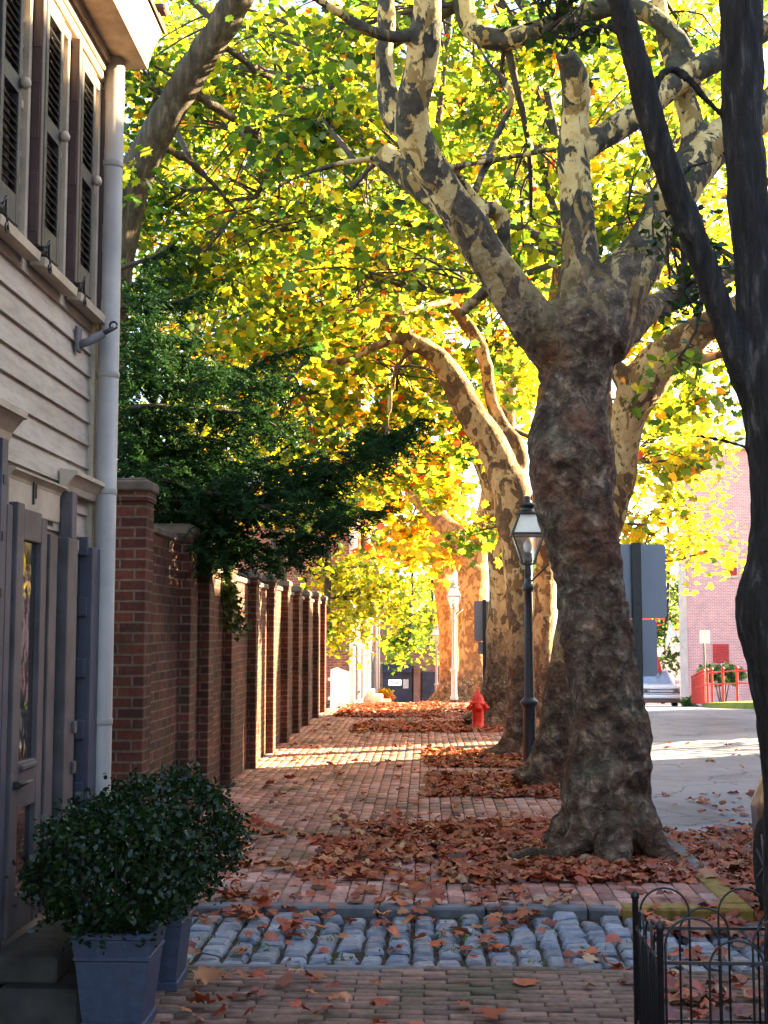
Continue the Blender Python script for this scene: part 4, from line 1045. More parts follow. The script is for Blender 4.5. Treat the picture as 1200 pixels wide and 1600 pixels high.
backtree(1040, 76, [(1045, 930, 77, 32, 50, 2, 700), (1035, 985, 76, 24, 26, 1.5, 260), (1052, 1028, 74, 14, 14, 1, 90), (1000, 920, 78, 40, 60, 2, 400)], .32, dict(dg=4, g=4, p=2), 'dull green tree between the sign and the pink brick building', 'green_tree', 6, 'trees across the road')

# yew boughs over the wall
def yew():
    base = Vector((-3.4, 11.9, 0)); t = thing('yew_tree', 'dark green yew spreading its boughs over the garden wall', 'tree', base)
    mb = MB(base); C = catmull([(base, .2), (base + Vector((.05, 0, 2)), .17), (base + Vector((.1, .1, 4)), .12), (base + Vector((.1, .1, 6)), .04)], .3)
    mb.tube([c[0] for c in C], [c[1] for c in C], 14, nz=.2)
    B = [[(220, 790), (400, 778), (520, 735), (600, 690), (655, 652)], [(200, 800), (300, 820), (380, 850), (430, 880)], [(210, 700), (340, 720), (450, 745), (540, 790), (590, 800)],
         [(200, 640), (300, 640), (400, 650), (460, 690)], [(190, 560), (290, 565), (380, 590), (450, 600)], [(190, 480), (260, 475), (320, 455)], [(185, 420), (240, 400), (270, 380)],
         [(215, 750), (330, 770), (430, 800), (500, 850)], [(200, 600), (330, 600), (420, 560), (480, 540)], [(210, 830), (270, 850), (330, 880)], [(205, 670), (280, 680), (350, 690), (400, 720)],
         [(190, 530), (240, 525), (300, 530)], [(195, 740), (260, 760), (310, 800)], [(200, 720), (290, 700), (380, 690)], [(215, 810), (350, 800), (450, 790), (520, 830)], [(220, 770), (300, 790), (370, 830), (410, 850)],
         [(190, 590), (250, 600), (330, 640)], [(188, 450), (230, 440), (280, 430)]]
    P = []; D = []
    for i, L in enumerate(B):
        Y0 = 10.9 + rng.uniform(0, 1.8)
        q = [base + Vector((0, 0, min(5.5, max(.8, px(L[0][0], L[0][1], Y0).z - .3))))] + [px(x, y, Y0 + .1 * k) for k, (x, y) in enumerate(L)]
        C = catmull([(p, max(.006, .035 * (1 - k / len(q)))) for k, p in enumerate(q)], .08)
        mb.tube([c[0] for c in C], [c[1] for c in C], 6, nz=.1)
        for k, (p, r_) in enumerate(C):
            if p.x < -2.9: continue
            fr = k / len(C)
            for sgn in range(4):
                a = rng.uniform(0, 2 * math.pi); ln = rng.uniform(.14, .42) * (1.1 - .55 * fr)
                d = Vector((math.cos(a) * .8 + .35, math.sin(a) * .8, rng.uniform(-1.3, .15))).normalized()
                for s_ in range(int(ln / .014)):
                    f = (s_ + 1) * .014
                    c = p + d * f + Vector((0, 0, -.5 * f * f))
                    for sd in (-1, 1):
                        w = d.cross(Vector((0, 0, 1))).normalized() * sd
                        e = (w + d * .7).normalized(); P.append(c + e * .016); D.append(e)
    for (x, y, rx, ry, k_) in ((240, 545, 60, 40, 45), (330, 600, 100, 40, 60), (230, 690, 50, 60, 55), (300, 745, 110, 35, 110), (420, 790, 110, 30, 60), (320, 850, 90, 30, 85), (225, 460, 35, 40, 25), (470, 740, 80, 22, 45), (590, 695, 40, 18, 40), (450, 850, 50, 30, 22), (205, 600, 20, 120, 40), (400, 660, 80, 25, 35), (520, 800, 35, 25, 25)):
        for q_ in range(k_):
            p = px(x + rng.normal() * rx * .55, y + rng.normal() * ry * .55, 11.6 + rng.normal() * .5)
            a = rng.uniform(0, 2 * math.pi); d0 = Vector((math.cos(a) + .4, math.sin(a) * .8, rng.uniform(-.5, .3))).normalized()
            for b_ in range(4):
                d = (d0 + Vector(rng.normal(size=3)) * .5).normalized(); ln = rng.uniform(.12, .28)
                for s_ in range(int(ln / .02)):
                    f = (s_ + 1) * .02; c = p + d * f + Vector((0, 0, -1.1 * f * f))
                    for sd in (-1, 1):
                        w = d.cross(Vector((0, 0, 1))).normalized() * sd; e = (w + d * .7).normalized(); P.append(c + e * .016); D.append(e)
    P = np.array(P) + rng.normal(size=(len(P), 3)) * .004; D = np.array(D); n = len(P)
    if n > 190000:
        k = rng.permutation(n)[:190000]; P = P[k]; D = D[k]; n = 190000
    c = np.array((.014, .040, .012)) * rng.uniform(.6, 1.5, (n, 1))
    leaves('crown', P, rng.uniform(.045, .075, n), c, NEED, M['needle'], t, base, .4, .1, D)
    mb.build('trunk', M['bark_tl'], t, uv=False)
yew()
# dark foreground tree on the right, two stems
tree('dark_two_stem_tree', 'dark thin foreground tree with two stems at the right edge', 'tree',
 [[(1256, 1690, 4.9, 110), (1247, 1560, 4.9, 92), (1242, 1370, 4.9, 86), (1236, 1200, 4.9, 86), (1219, 1060, 4.9, 90), (1205, 985, 4.9, 98), (1200, 938, 4.9, 100), (1208, 880, 4.9, 80), (1213, 800, 4.9, 80), (1208, 700, 4.9, 80), (1200, 620, 4.9, 82), (1190, 540, 4.9, 72), (1176, 400, 4.9, 63), (1162, 225, 4.9, 63), (1159, 90, 4.9, 66), (1158, 0, 4.9, 68), (1156, -150, 4.9, 62), (1150, -400, 4.9, 50)],
  [(1190, 650, 4.9, 50), (1158, 570, 4.88, 46), (1124, 480, 4.86, 43), (1095, 400, 4.84, 41), (1060, 310, 4.82, 41), (1034, 240, 4.8, 40), (1010, 160, 4.78, 40), (990, 80, 4.76, 38), (968, 0, 4.74, 36), (930, -120, 4.7, 32), (880, -300, 4.7, 24)],
  [(1022, 150, 4.8, 10), (1030, 122, 4.8, 10), (1048, 108, 4.82, 10), (1075, 122, 4.85, 10), (1100, 152, 4.88, 9), (1128, 178, 4.9, 8), (1150, 190, 4.9, 8)],
  [(1205, 945, 4.9, 60), (1172, 940, 4.88, 40), (1160, 935, 4.88, 24)],
  [(1045, 290, 4.8, 8), (1080, 260, 4.85, 6), (1120, 250, 4.9, 4), (1140, 225, 4.9, 3)], [(985, 60, 4.76, 10), (940, 40, 4.9, 8), (890, 60, 5.1, 6), (850, 50, 5.2, 4)],
  [(1110, 440, 4.85, 8), (1080, 440, 5.1, 6), (1060, 470, 5.4, 4)], [(1165, 320, 4.9, 12), (1190, 290, 4.9, 10), (1230, 270, 4.9, 8)],
  [(1170, 700, 4.9, 7), (1110, 684, 4.9, 5), (1060, 680, 4.95, 3)]],
 [(900, 40, 5.3, 70, 50, .3, 120), (1060, 330, 5.5, 40, 70, .3, 90), (1095, 420, 5.5, 45, 60, .3, 130), (1075, 470, 5.6, 40, 25, .3, 60), (920, -80, 5.2, 200, 60, .5, 220), (500, -700, 4.4, 800, 250, 1.2, 5200)],  # last blob: unseen crown added overhead to darken the foreground
 .055, dict(dg=8, g=1), 'bark', shape=OVAL, leafmat='leaf_dark', voxel=.009, disp=lambda c: .007 * abs(noise.noise(Vector((c.x * 38, c.y * 38, c.z * 7)))) + .004 * noise.noise(Vector((c.x * 60, c.y * 60, c.z * 16))) + .006 * noise.noise(c * 9), tw=9, spread=.07, seg=18, step=.05)

# ================================================================== FALLEN LEAVES
def scatter(n, x0, x1, y0, y1, fn=None):
    P = np.column_stack([rng.uniform(x0, x1, n), rng.uniform(y0, y1, n)])
    if fn is not None:
        k = np.array([fn(a, b) for a, b in P]); P = P[rng.uniform(0, 1, n) < k]
    return P
def clump(a, b): return max(0, min(1, .5 + 1.3 * noise.noise(Vector((a * 1.5, b * 1.2, 7))) + .7 * noise.noise(Vector((a * 5, b * 4, 2)))))
def band(a, b):
    e = min(1, max(0, (b - 8.2) / .5)) * min(1, max(0, (11.6 - b) / 1.2))
    return e * clump(a, b) * (1.0 if a > -.8 else .35)
PL = [scatter(6400, -1.9, 1.75, 7.8, 11.7, band), scatter(4200, .1, 1.74, 8.4, 10.8, lambda a, b: .9), scatter(7500, 1.88, 3.3, 5.5, 11.5, lambda a, b: min(1, .3 + clump(a, b)) * max(0, 1 - max(0, a - 2.5 - .5 * noise.noise(Vector((b, 0, 0)))) * 1.6) * min(1, (12 - b) / 3)),
      scatter(420, 2.4, 5.5, 9.5, 14, lambda a, b: max(0, 1.1 - (a - 2.2) * .4) * clump(a, b)), scatter(260, 3, 7, 7, 20, lambda a, b: .35), scatter(2200, .0, 1.74, 12.6, 14.5, lambda a, b: min(1, .5 + clump(a, b))), scatter(2500, .0, 1.74, 15.3, 17.4, lambda a, b: min(1, .5 + clump(a, b))),
      scatter(2400, -1.2, 1.74, 20.6, 22.8, lambda a, b: min(1, .35 + clump(a, b))), scatter(3400, -1.75, .3, 24.2, 28.5, lambda a, b: min(1, .2 + clump(a, b))), scatter(900, -.2, 1.74, 23.5, 29, lambda a, b: .7),
      scatter(420, -1.9, 1.74, 11.5, 28, lambda a, b: .5), scatter(1100, -1.6, 1.9, 6.4, 7.6, lambda a, b: clump(a, b) * (.22 if b < 7.15 else .8) * (1 if a > .5 or a < -.6 else .5)),
      scatter(900, .9, 3.2, 6.2, 8.7, lambda a, b: .75 * clump(a, b)), scatter(330, -1.7, 1.7, 7.6, 8.3, lambda a, b: clump(a, b) * .7), scatter(90, -1.3, 1.2, 4.9, 6.2, lambda a, b: .8 * clump(a, b)), scatter(500, .9, 2.4, 4.4, 6.2, lambda a, b: .8 * clump(a, b)), scatter(30, -1.1, -.3, 5.1, 6.2)]
LP = np.vstack(PL); n = len(LP)
def lz(x, y):
    if x > KX + .15 and y > 7.5: return gnd(y) - .13 + .02 * math.exp(-((x - 5) / 2) ** 2)
    if 6.38 < y < 7.62: return -.026 - .04 * max(0, x - .8)
    if x > KX + .15: return -.03
    return gnd(y) + .004
fz = np.array([lz(a, b) for a, b in LP])
H = np.column_stack([LP, fz + rng.uniform(.008, .05, n)])
RED = np.array([(.34, .062, .024), (.40, .095, .032), (.25, .045, .02), (.42, .16, .06), (.30, .09, .04), (.13, .04, .022), (.46, .26, .13)])
cl = RED[rng.choice(7, n, p=[.26, .22, .18, .1, .12, .07, .05])] * rng.uniform(.7, 1.25, (n, 1))
o = leaves('fallen_leaves', H, np.clip(rng.lognormal(math.log(.074), .33, n), .025, .13), cl, SYC, M['fallen'], None, (0, 0, 0), .72, .9, fan=True, flat=fz + .003)
tag(o, kind='stuff')
n = 900; P = scatter(n, -1.3, 1.2, 6.28, 7.5, lambda a, b: 1.0 if noise.noise(Vector((a * 3, b * 4, 1))) > .18 else .03)
H = np.column_stack([P, np.full(len(P), -.02)]); n = len(P)
o = leaves('joint_weeds', H, rng.uniform(.02, .05, n), palette(n, dict(g=3, yg=1)), NEED, M['leaf_dark'], None, (0, 0, 0), .3, .2); tag(o, kind='stuff')

# ================================================================== VEHICLES
def wheel(t, o, c, r, w, side):
    Mx = Matrix.Translation(c) @ Matrix.Rotation(R(90), 4, 'Y')
    mb = MB(o); mb.lathe(0, 0, [(r * .62, -w / 2), (r * .9, -w / 2), (r, -w * .32), (r, w * .32), (r * .9, w / 2), (r * .62, w / 2)], 26, Mx); ty = mb.build('wheel', M['rubber'], t)
    mb = MB(o); mb.lathe(0, 0, [(r * .63, -w * .46), (r * .6, w * .40), (r * .2, w * .36), (r * .15, w * .5)], 20, Mx)
    for k in range(7):
        a = 2 * math.pi * k / 7 + .2
        for sg in (-1, 1):
            p0 = Mx @ Vector((0, 0, sg * w * .43)); p1 = Mx @ Vector((r * .6 * math.cos(a), r * .6 * math.sin(a), sg * w * .43)); mb.bar(p0, p1, .045, .02)
    mb.build('rim', M['dull_metal'], ty)
def loft(mb, secs, smooth=True):
    """secs: (y, half width low, half width top, z0, z1) ; rounded cross-sections"""
    vs = []; fs = []; n = 10
    for (y, w0, w1, z0, z1, cx) in secs:
        h = z1 - z0
        ring = [(-w0 * .9, z0), (w0 * .9, z0), (w0, z0 + h * .2), (w0 * 1.01, z0 + h * .5), (w1, z0 + h * .85), (w1 * .88, z1), (-w1 * .88, z1), (-w1, z0 + h * .85), (-w0 * 1.01, z0 + h * .5), (-w0, z0 + h * .2)]
        vs += [(cx + a, y, b) for a, b in ring]
    for k in range(len(secs) - 1):
        for i in range(n): j = (i + 1) % n; fs.append((k * n + i, (k + 1) * n + i, (k + 1) * n + j, k * n + j))
    fs += [tuple(range(n)), tuple((len(secs) - 1) * n + i for i in range(n))[::-1]]
    mb.add(vs, fs, smooth)
cz = -.13; ccx = 2.92; cy0, cy1 = 4.2, 8.55; co = (ccx, 6.3, cz)
t = thing('parked_car', 'brown parked car half hidden behind the dark foreground tree', 'car', co)
mb = MB(co); loft(mb, [(cy0, .6, .55, cz + .35, cz + .65, ccx), (cy0 + .1, .8, .74, cz + .25, cz + .8, ccx), (cy0 + .6, .86, .8, cz + .2, cz + .88, ccx), (6.4, .88, .82, cz + .2, cz + .95, ccx), (cy1 - .9, .87, .8, cz + .2, cz + 1.0, ccx), (cy1 - .3, .84, .77, cz + .22, cz + 1.0, ccx), (cy1 - .06, .82, .74, cz + .3, cz + .95, ccx), (cy1, .76, .68, cz + .42, cz + .8, ccx)])
body = mb.build('body', M['carpaint'], t)
mb = MB(co); loft(mb, [(cy0 + 1.1, .74, .6, cz + .88, cz + .98, ccx), (cy0 + 1.9, .76, .62, cz + .9, cz + 1.42, ccx), (cy1 - 1.4, .76, .62, cz + .92, cz + 1.46, ccx), (cy1 - .35, .72, .6, cz + .95, cz + 1.02, ccx)]); mb.build('cabin', M['glass'], t)
mb = MB(co); loft(mb, [(cy0 + 1.85, .6, .55, cz + 1.41, cz + 1.45, ccx), (cy1 - 1.35, .6, .55, cz + 1.45, cz + 1.5, ccx)]); mb.build('roof', M['carpaint'], t)
for sx in (-1, 1):
    for yy in (cy0 + .8, cy1 - .62): wheel(t, co, (ccx + sx * .79, yy, cz + .32), .32, .2, sx)
    mb = MB(co); mb.box(ccx + sx * .66 - .07, ccx + sx * .66 + .07, cy1 - .1, cy1 - .01, cz + .70, cz + .86, .03); mb.build('rear_light', M['cloth_red'], t)
    mb = MB(co); mb.lathe(ccx + sx * .95, cy0 + 1.9, [(.02, cz + .95), (.09, cz + .98), (.1, cz + 1.04), (.07, cz + 1.1), (.01, cz + 1.11)], 14); mb.build('wing_mirror', M['chrome'], t)
    mb = MB(co); mb.box(ccx + sx * .888 - .006, ccx + sx * .888 + .006, cy0 + 1.2, cy1 - .9, cz + .55, cz + .59, .004); mb.build('side_trim', M['chrome'], t)

TY = 65; tx = px(1032, 1000, TY).x; tz = px(1032, 1107, TY).z; to = (tx, TY, tz)
t = thing('pickup_truck', 'white pickup truck facing the camera far up the road', 'truck', to)
def tb(name, mat, boxes, par=None, bev=.04):
    mb = MB(to)
    for (a, b, c, d, e, f) in boxes: mb.box(tx + a, tx + b, TY + c, TY + d, tz + e, tz + f, bev)
    return mb.build(name, M[mat], par or t)
tb('body', 'white_paint', [(-.97, .97, .12, 1.8, .62, 1.14), (-.97, .97, 1.8, 5.2, .5, 1.25)], bev=.1)
mb = MB(to); P_ = [(-.9, 1.5, 1.12), (.9, 1.5, 1.12), (.74, 2.3, 1.84), (-.74, 2.3, 1.84), (-.9, 3.6, 1.12), (.9, 3.6, 1.12), (.76, 3.4, 1.84), (-.76, 3.4, 1.84)]
mb.add([(tx + a, TY + b, tz + c) for a, b, c in P_], [(0, 1, 2, 3), (1, 5, 6, 2), (5, 4, 7, 6), (4, 0, 3, 7), (3, 2, 6, 7)]); cab = mb.build('cab', M['white_paint'], t)
mb = MB(to); q = [(-.78, 1.55, 1.2), (.78, 1.55, 1.2), (.66, 2.2, 1.78), (-.66, 2.2, 1.78)]
mb.add([(tx + a, TY + b - .03, tz + c) for a, b, c in q] + [(tx + a, TY + b + .01, tz + c) for a, b, c in q], [(0, 1, 2, 3), (7, 6, 5, 4), (0, 4, 5, 1), (1, 5, 6, 2), (2, 6, 7, 3), (3, 7, 4, 0)])
mb.build('windscreen', M['screen'], cab)
gr = tb('grille', 'shop_dark', [(-.62, .62, .06, .12, .72, 1.0)], bev=.01)
tb('grille_bar', 'white_paint', [(-.6, .6, .03, .06, .83, .89), (-.6, .6, .03, .06, .95, .99), (-.6, .6, .03, .06, .73, .77)], gr, .01)
tb('bumper', 'white_paint', [(-.96, .96, -.05, .12, .5, .68)], bev=.04); tb('valance', 'bronze', [(-.92, .92, .0, .3, .28, .5)], bev=.03)
for sx in (-1, 1):
    tb('headlight', 'lamp_glass', [(sx * .78 - .15, sx * .78 + .15, .06, .12, .74, 1.0)], bev=.03)
    tb('wing_mirror', 'white_paint', [(sx * 1.1 - .12, sx * 1.1 + .12, 1.6, 1.7, 1.15, 1.35)], bev=.03)
    wheel(t, to, (tx + sx * .82, TY + .95, tz + .38), .38, .25, sx); wheel(t, to, (tx + sx * .82, TY + 4.2, tz + .38), .38, .25, sx)

# ================================================================== BUILDINGS FAR AWAY
BY = 64; b0 = px(1066, 1105, BY); bw = 22; bo = (b0.x, BY, b0.z - .6)
t = thing('brick_building', 'bright pink brick building with red louvred vents across the road', 'building', bo, R(-11))
hB = px(1100, 698, BY).z - bo[2]
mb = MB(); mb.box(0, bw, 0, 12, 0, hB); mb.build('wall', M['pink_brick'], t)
mb = MB(); mb.box(-.06, .32, -.05, .3, 0, hB); mb.build('corner_quoin', M['pale_wall'], t)
mb = MB(); mb.prism([(-.4, hB), (12.4, hB), (6, hB + 2.5)], lambda p: (-.3, p[0], p[1] + .003), lambda p: (bw, p[0], p[1] + .003)); mb.build('roof', M['slate'], t)
mb = MB(); mb.box(-.3, bw, -.46, -.0, hB - .25, hB, .03); mb.build('eaves_board', M['white_wood'], t)
def bl(x, y):                                   # photo pixel to building wall coordinates
    p = px(x, y, BY); return ((p.x - bo[0]) * .98, p.z - bo[2])
for (x0, x1, y0, y1) in ((1114, 1138, 1006, 1036), (1134, 1150, 874, 900)):
    a = bl(x0, y1); c = bl(x1, y0)
    mb = MB(); mb.box(a[0], c[0], -.06, -.003, a[1], c[1], .02); v = mb.build('vent', M['vent'], t)
    mb = MB(); nn = 7
    for k in range(nn): z0 = a[1] + .06 + (c[1] - a[1] - .1) * k / nn; mb.box(a[0] + .05, c[0] - .05, -.1, -.061, z0, z0 + .06, .01)
    mb.build('louvre', M['vent'], v)
    mb = MB(); mb.box(a[0] - .08, c[0] + .08, -.09, -.004, a[1] - .12, a[1] - .003, .01); mb.build('sill', M['pale_wall'], v)
# flag at the corner
fp = px(1055, 993, 63.5); t = thing('flag', 'white flag hanging from a slanted pole at the pink building corner', 'flag', fp)
mb = MB(fp); mb.tube([px(1068, 1012, 63.5), px(1046, 970, 63.2)], .03, 6); mb.build('pole', M['white_wood'], t)
mb = MB(fp); A_ = [px(1046, 972, 63.25), px(1061, 993, 63.4), px(1050, 996, 63.3), px(1046, 1004, 63.25), px(1041, 1016, 63.2), px(1040, 1004, 63.2), px(1043, 988, 63.2)]
mb.add([v for v in A_] + [v + Vector((0, .04, 0)) for v in A_], [tuple(range(7)), tuple(range(13, 6, -1))] + [(i, 7 + i, 7 + (i + 1) % 7, (i + 1) % 7) for i in range(7)])
mb.build('cloth', M['cloth_white'], t)
fp = px(1028, 1050, 67); t = thing('folded_parasol', 'folded red striped parasol behind the white pickup', 'parasol', (fp.x, fp.y, gnd(67)))
z0 = px(1028, 1050, 67).z; z1 = px(1028, 1026, 67).z; mb = MB((fp.x, fp.y, gnd(67))); mb.lathe(fp.x, fp.y, [(.22, z0), (.16, z0 + .3), (.04, z1)], 8, smooth=False); mb.build('canopy', M['cloth_red'], t)
mb = MB((fp.x, fp.y, gnd(67))); mb.tube([(fp.x, fp.y, gnd(67)), (fp.x, fp.y, z1 + .1)], .03, 6); mb.build('pole', M['white_wood'], t)
# pale building behind the truck
a = px(1010, 1062, 92); c = px(1075, 985, 92); bo2 = (a.x, 92, gnd(92)); t = thing('pale_building', 'pale rendered building behind the truck and flag', 'building', bo2)
mb = MB(bo2); mb.box(a.x, c.x + 2, 92, 98, gnd(92) - .5, c.z); mb.build('wall', M['pale_wall'], t)
mb = MB(bo2); mb.box(a.x - .3, c.x + 2.3, 91.6, 98.4, c.z + .003, c.z + 1.0, .05); mb.build('roof', M['cloth_red'], t)
mb = MB(bo2); mb.box(a.x + .5, a.x + 1.3, 91.95, 92.1, gnd(92) + .9, gnd(92) + 2.2, .02); mb.build('window', M['glass'], t)

# red picket fence
rp = px(1100, 1100, 42); ro_ = (rp.x, 42, gnd(42)); t = thing('red_picket_fence', 'red fence curving round the lawn by the pink building', 'fence', ro_)
pp = [(1080, 57), (1089, 51), (1098, 46), (1111, 44), (1128, 43), (1150, 42), (1185, 41.2), (1230, 40.5)]
path = catmull([(Vector((px(x, 1000, Y).x, Y, 0)), 1) for x, Y in pp], .45)
rail = []
for k, (p, _) in enumerate(path):
    if k % 2 == 0:
        z0 = gnd(p.y) + .15; mb = MB(ro_); w = .036; mb.box(p.x - w, p.x + w, p.y - w, p.y + w, z0 - .15, z0 + .95, .012); mb.lathe(p.x, p.y, [(.02, z0 + .95), (.06, z0 + .98), (.06, z0 + 1.03), (.01, z0 + 1.07)], 8); mb.build('post', M['red_wood'], t)
    rail.append(Vector((p.x, p.y, gnd(p.y) + .15)))
mb = MB(ro_)
for h in (.5, .9): mb.tube([p + Vector((0, 0, h)) for p in rail], .024, 6)
mb.build('rail', M['red_wood'], t)
def shrub(xp, yp, Y, rx, ry, n, size, pal, label, grp=None, shape=SYF):
    c = px(xp, yp, Y); b = (c.x, Y, gnd(Y)); t = thing('shrub', label, 'shrub', b, 0, grp)
    P, _ = blob_points([(xp, yp, Y, rx, ry, rx / F * Y * .6, n)], 10, .12); leaves('foliage', P, rng.uniform(.7, 1.2, n) * size, palette(n, pal), shape, M['leaf'], t, b, .4)
    mb = MB(b)
    for k in range(5): mb.tube([(c.x + k * .05 - .1, Y, gnd(Y)), (c.x + (k - 2) * .2, Y, c.z)], [.03, .01], 5)
    mb.build('stem', M['twig'], t, uv=False)
shrub(1128, 1050, 54, 42, 14, 900, .2, dict(dg=3, g=2, p=5), 'grey green hedge shrub under the red vent')
shrub(1076, 1098, 58, 10, 10, 220, .2, dict(dg=3, g=2, p=3), 'small round shrub at the foot of the pink building corner')
shrub(597, 1086, 54, 14, 12, 420, .14, dict(o=4, y=4, r=2, yg=1), 'round orange shrub before the dark shopfront')

# left: white fence, brick house
wo = (-2.1, 27.5, 0); t = thing('white_picket_fence', 'sunlit white picket fence past the end of the brick wall', 'fence', wo)
yy = 27.2
while yy < 33.5:
    z0 = gnd(yy); mb = MB(wo); mb.prism([(-.045, z0 - .05), (.045, z0 - .05), (.045, z0 + .72), (0, z0 + .8), (-.045, z0 + .72)], lambda p: (-2.0, yy + p[0], p[1]), lambda p: (-2.03, yy + p[0], p[1])); mb.build('picket', M['white_wood'], t); yy += .115
mb = MB(wo)
for h in (.2, .6): mb.bar((-2.06, 27.1, gnd(27) + h), (-2.06, 33.5, gnd(33.5) + h), .04, .06)
mb.build('rail', M['white_wood'], t)
FX = -2.15; fy0, fy1 = 37.5, 57; zg_ = -1.6; fo_ = (FX, fy0, gnd(fy0)); t = thing('brick_house', 'red brick house with blue grey shutters beyond the white fence', 'house', fo_)
mb = MB(fo_); mb.box(FX - 8, FX, fy0, fy1, zg_ - .5, 5.2); mb.build('wall', M['far_brick'], t)
mb = MB(fo_); mb.box(FX - .1, FX + .05, fy0 - .04, fy0 + .25, zg_, 5.2, .01); mb.box(FX - .05, FX + .08, fy1 - .3, fy1 + .05, zg_, 5.2, .01); mb.box(FX + .0, FX + .3, fy0 - .2, fy1, 5.203, 5.4, .03); mb.build('corner_trim', M['white_wood'], t)
mb = MB(fo_); mb.prism([(FX + .4, 5.41), (FX - 8.4, 5.41), (FX - 4, 8.2)], lambda p: (p[0], fy0 - .2, p[1]), lambda p: (p[0], fy1 + .2, p[1])); mb.build('roof', M['slate'], t)
for k, y0 in enumerate((39, 42.5, 46.5, 50)):
    for (za, zb_) in ((-.1, 1.5), (2.9, 4.4)):
        g = gnd(y0) * .6
        mb = MB(fo_); mb.box(FX + .0, FX + .06, y0, y0 + .95, za + g, zb_ + g, .01); w = mb.build('window', M['white_wood'], t)
        mb = MB(fo_); mb.box(FX + .061, FX + .066, y0 + .08, y0 + .87, za + g + .08, zb_ + g - .08); mb.build('pane', M['glass'], w)
        for (ya, yb_) in ((y0 - .52, y0 - .02), (y0 + .97, y0 + 1.47)):
            mb = MB(fo_); mb.box(FX + .0, FX + .09, ya, yb_, za + g, zb_ + g, .012); mb.build('shutter', M['sign_back'] if k < 2 else M['shutter'], w)
for y0 in (45.3, 52.4, 55.2):
    mb = MB(fo_); mb.tube([(FX + .1, y0, 5.1), (FX + .1, y0, gnd(y0))], .06, 8); mb.build('drainpipe', M['white_wood'], t)
mb = MB(fo_)
for k in range(3): mb.box(FX + .0, FX + .9 - .28 * k, 44 - .0, 45.1, gnd(44) - .1 + .18 * k, gnd(44) + .08 + .18 * k, .01)
mb.build('doorstep', M['pale_wall'], t)
# end of the street: dark shopfront
SY = 92; a = px(575, 1100, SY); c = px(706, 1034, SY); so_ = ((a.x + c.x) / 2, SY, gnd(SY)); t = thing('shop', 'dark shopfront with a small lit sign at the street end', 'shop', so_)
gz = gnd(SY)
mb = MB(so_); mb.box(a.x - 3, c.x + 4, SY + .3, SY + 8, gz - .5, gz + 6.5); mb.build('wall', M['far_brick'], t)
mb = MB(so_); xx = px(598, 0, SY).x; x2 = px(642, 0, SY).x; mb.box(xx, x2, SY + .05, SY + .297, gz, gz + 2.5, .02); mb.box(px(656, 0, SY).x, px(690, 0, SY).x, SY + .1, SY + .297, gz, gz + 2.2, .02); sf = mb.build('shopfront', M['shop_dark'], t)
mb = MB(so_); mb.box(px(644, 0, SY).x, px(654, 0, SY).x, SY - .1, SY + .296, gz, gz + 2.7, .02); mb.build('pillar', M['far_brick'], t)
mb = MB(so_); mb.prism([(-.02, 2.55), (-.9, 2.2), (-.9, 2.28), (-.02, 2.75)], lambda p: (xx, SY + p[0], gz + p[1]), lambda p: (x2, SY + p[0], gz + p[1])); mb.build('awning', M['shop_dark'], t)
s0 = px(607, 1071, SY - 1); s1 = px(627, 1062, SY - 1)
mb = MB(so_); mb.box(s0.x, s1.x, SY - 1.0, SY - .93, s0.z, s1.z, .03); sg = mb.build('hanging_sign', M['lit'], t)
mb = MB(so_); w_ = (s1.x - s0.x); h_ = s1.z - s0.z
for k in range(5):                                # small red lettering, too far away to read
    cxx = s0.x + w_ * (.18 + .16 * k); czz = s0.z + h_ * .5; rr = h_ * (.24 if k % 2 else .3)
    mb.tube([(cxx + rr * .55 * math.cos(q), SY - 1.02, czz + rr * math.sin(q)) for q in [k + .45 * z_ for z_ in range(11 if k % 2 else 14)]], h_ * .075, 6)
mb.build('lettering', M['sign_red'], sg)
mb = MB(so_); mb.bar((s0.x + w_ / 2, SY - .965, s1.z), (s0.x + w_ / 2, SY - .965, s1.z + .35), .04); mb.bar((s0.x + w_ / 2, SY - .965, s1.z + .33), (s0.x + w_ / 2, SY + .05, s1.z + .33), .04); mb.build('bracket', M['black'], sg)
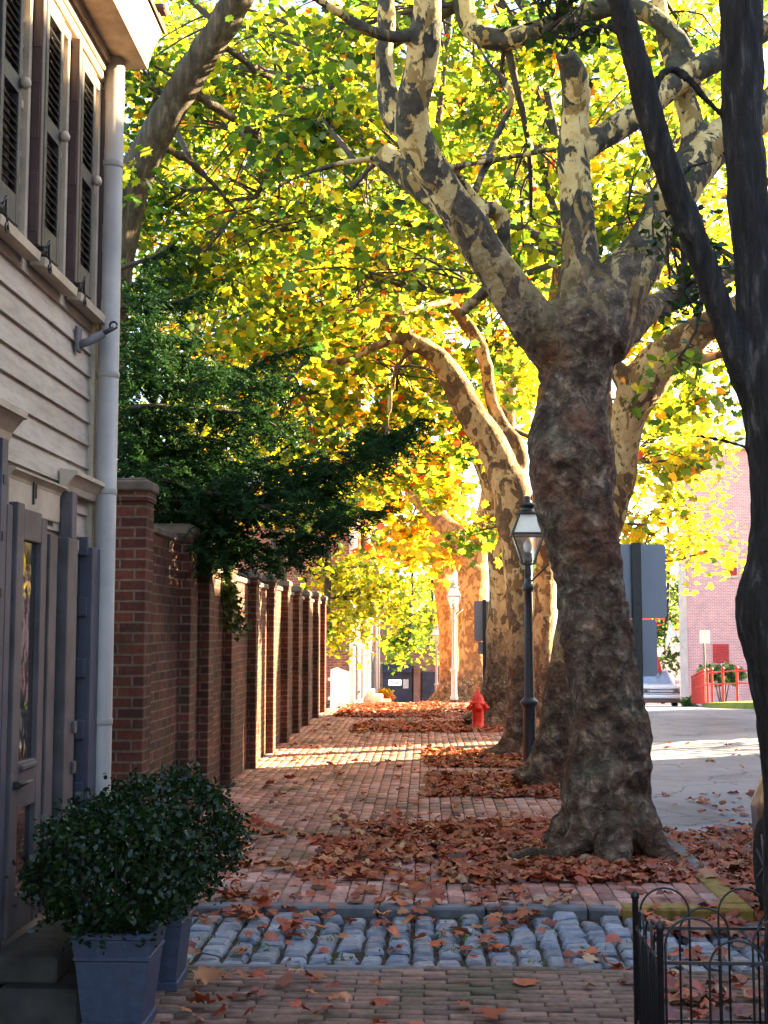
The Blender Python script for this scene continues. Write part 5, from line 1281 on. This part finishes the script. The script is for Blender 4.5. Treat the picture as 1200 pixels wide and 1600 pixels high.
mb = MB(so_); q = px(634, 1068, SY); mb.box(q.x - .2, q.x + .2, SY - .0, SY + .049, q.z - .35, q.z + .3, .02); mb.build('notice', M['pale_wall'], t)

# houses on the right-hand side of the road, just outside the picture: they shade the street
RX = 9.0
for (ya, yb_, h, lab) in ((-9, 16.2, 9.6, 'long brick row house across the road, nearest the camera'), (16.2, 20.6, 7.3, 'narrow brick row house across the road, between the longest house and the alley'), (25.6, 30.5, 7.3, 'brick row house across the road at the end of its row')):
    o = (RX, ya, 0); t = thing('row_house', lab, 'house', o, 0, 'row houses across the road')
    mb = MB(o); mb.box(RX, RX + 5, ya, yb_, -.3, h - 1); mb.build('wall', M['far_brick'], t)
    mb = MB(o); mb.prism([(RX - .2, h - .997), (RX + 5.2, h - .997), (RX + 2.5, h + .6)], lambda p: (p[0], ya, p[1]), lambda p: (p[0], yb_, p[1])); mb.build('roof', M['slate'], t)
    y = ya + .7
    while y + 1 < yb_:
        for z0 in (1.0, 4.2):
            mb = MB(o); mb.box(RX - .06, RX + .0, y, y + 1, z0, z0 + 1.7, .01); w = mb.build('window', M['white_wood'], t)
            mb = MB(o); mb.box(RX - .066, RX - .061, y + .09, y + .91, z0 + .09, z0 + 1.61); mb.build('pane', M['glass'], w)
        y += 2.3

px_ = (11.5, 23.2, 0); t = thing('added_shade_tree', 'unseen yellow tree added in the alley to dim the sunbeam', 'tree', px_)  # unseen tree added to break up the beam through the alley
mb = MB(px_); C = catmull([(Vector(px_), .1), (Vector((11.5, 23.25, 2.2)), .08), (Vector((11.6, 23.1, 5)), .04), (Vector((11.5, 23.2, 7)), .01)], .3); mb.tube([c[0] for c in C], [c[1] for c in C], 8, nz=.2); mb.build('trunk', M['twig'], t, uv=False)
n = 2400; P = np.array((11.5, 23.2, 2.3)) + rng.normal(size=(n, 3)) * np.array((1.1, 1.15, 1.15)); leaves('crown', P, rng.uniform(.08, .16, n), palette(n, dict(yg=4, y=4, g=1)), SYF, M['leaf'], t, px_, .4)
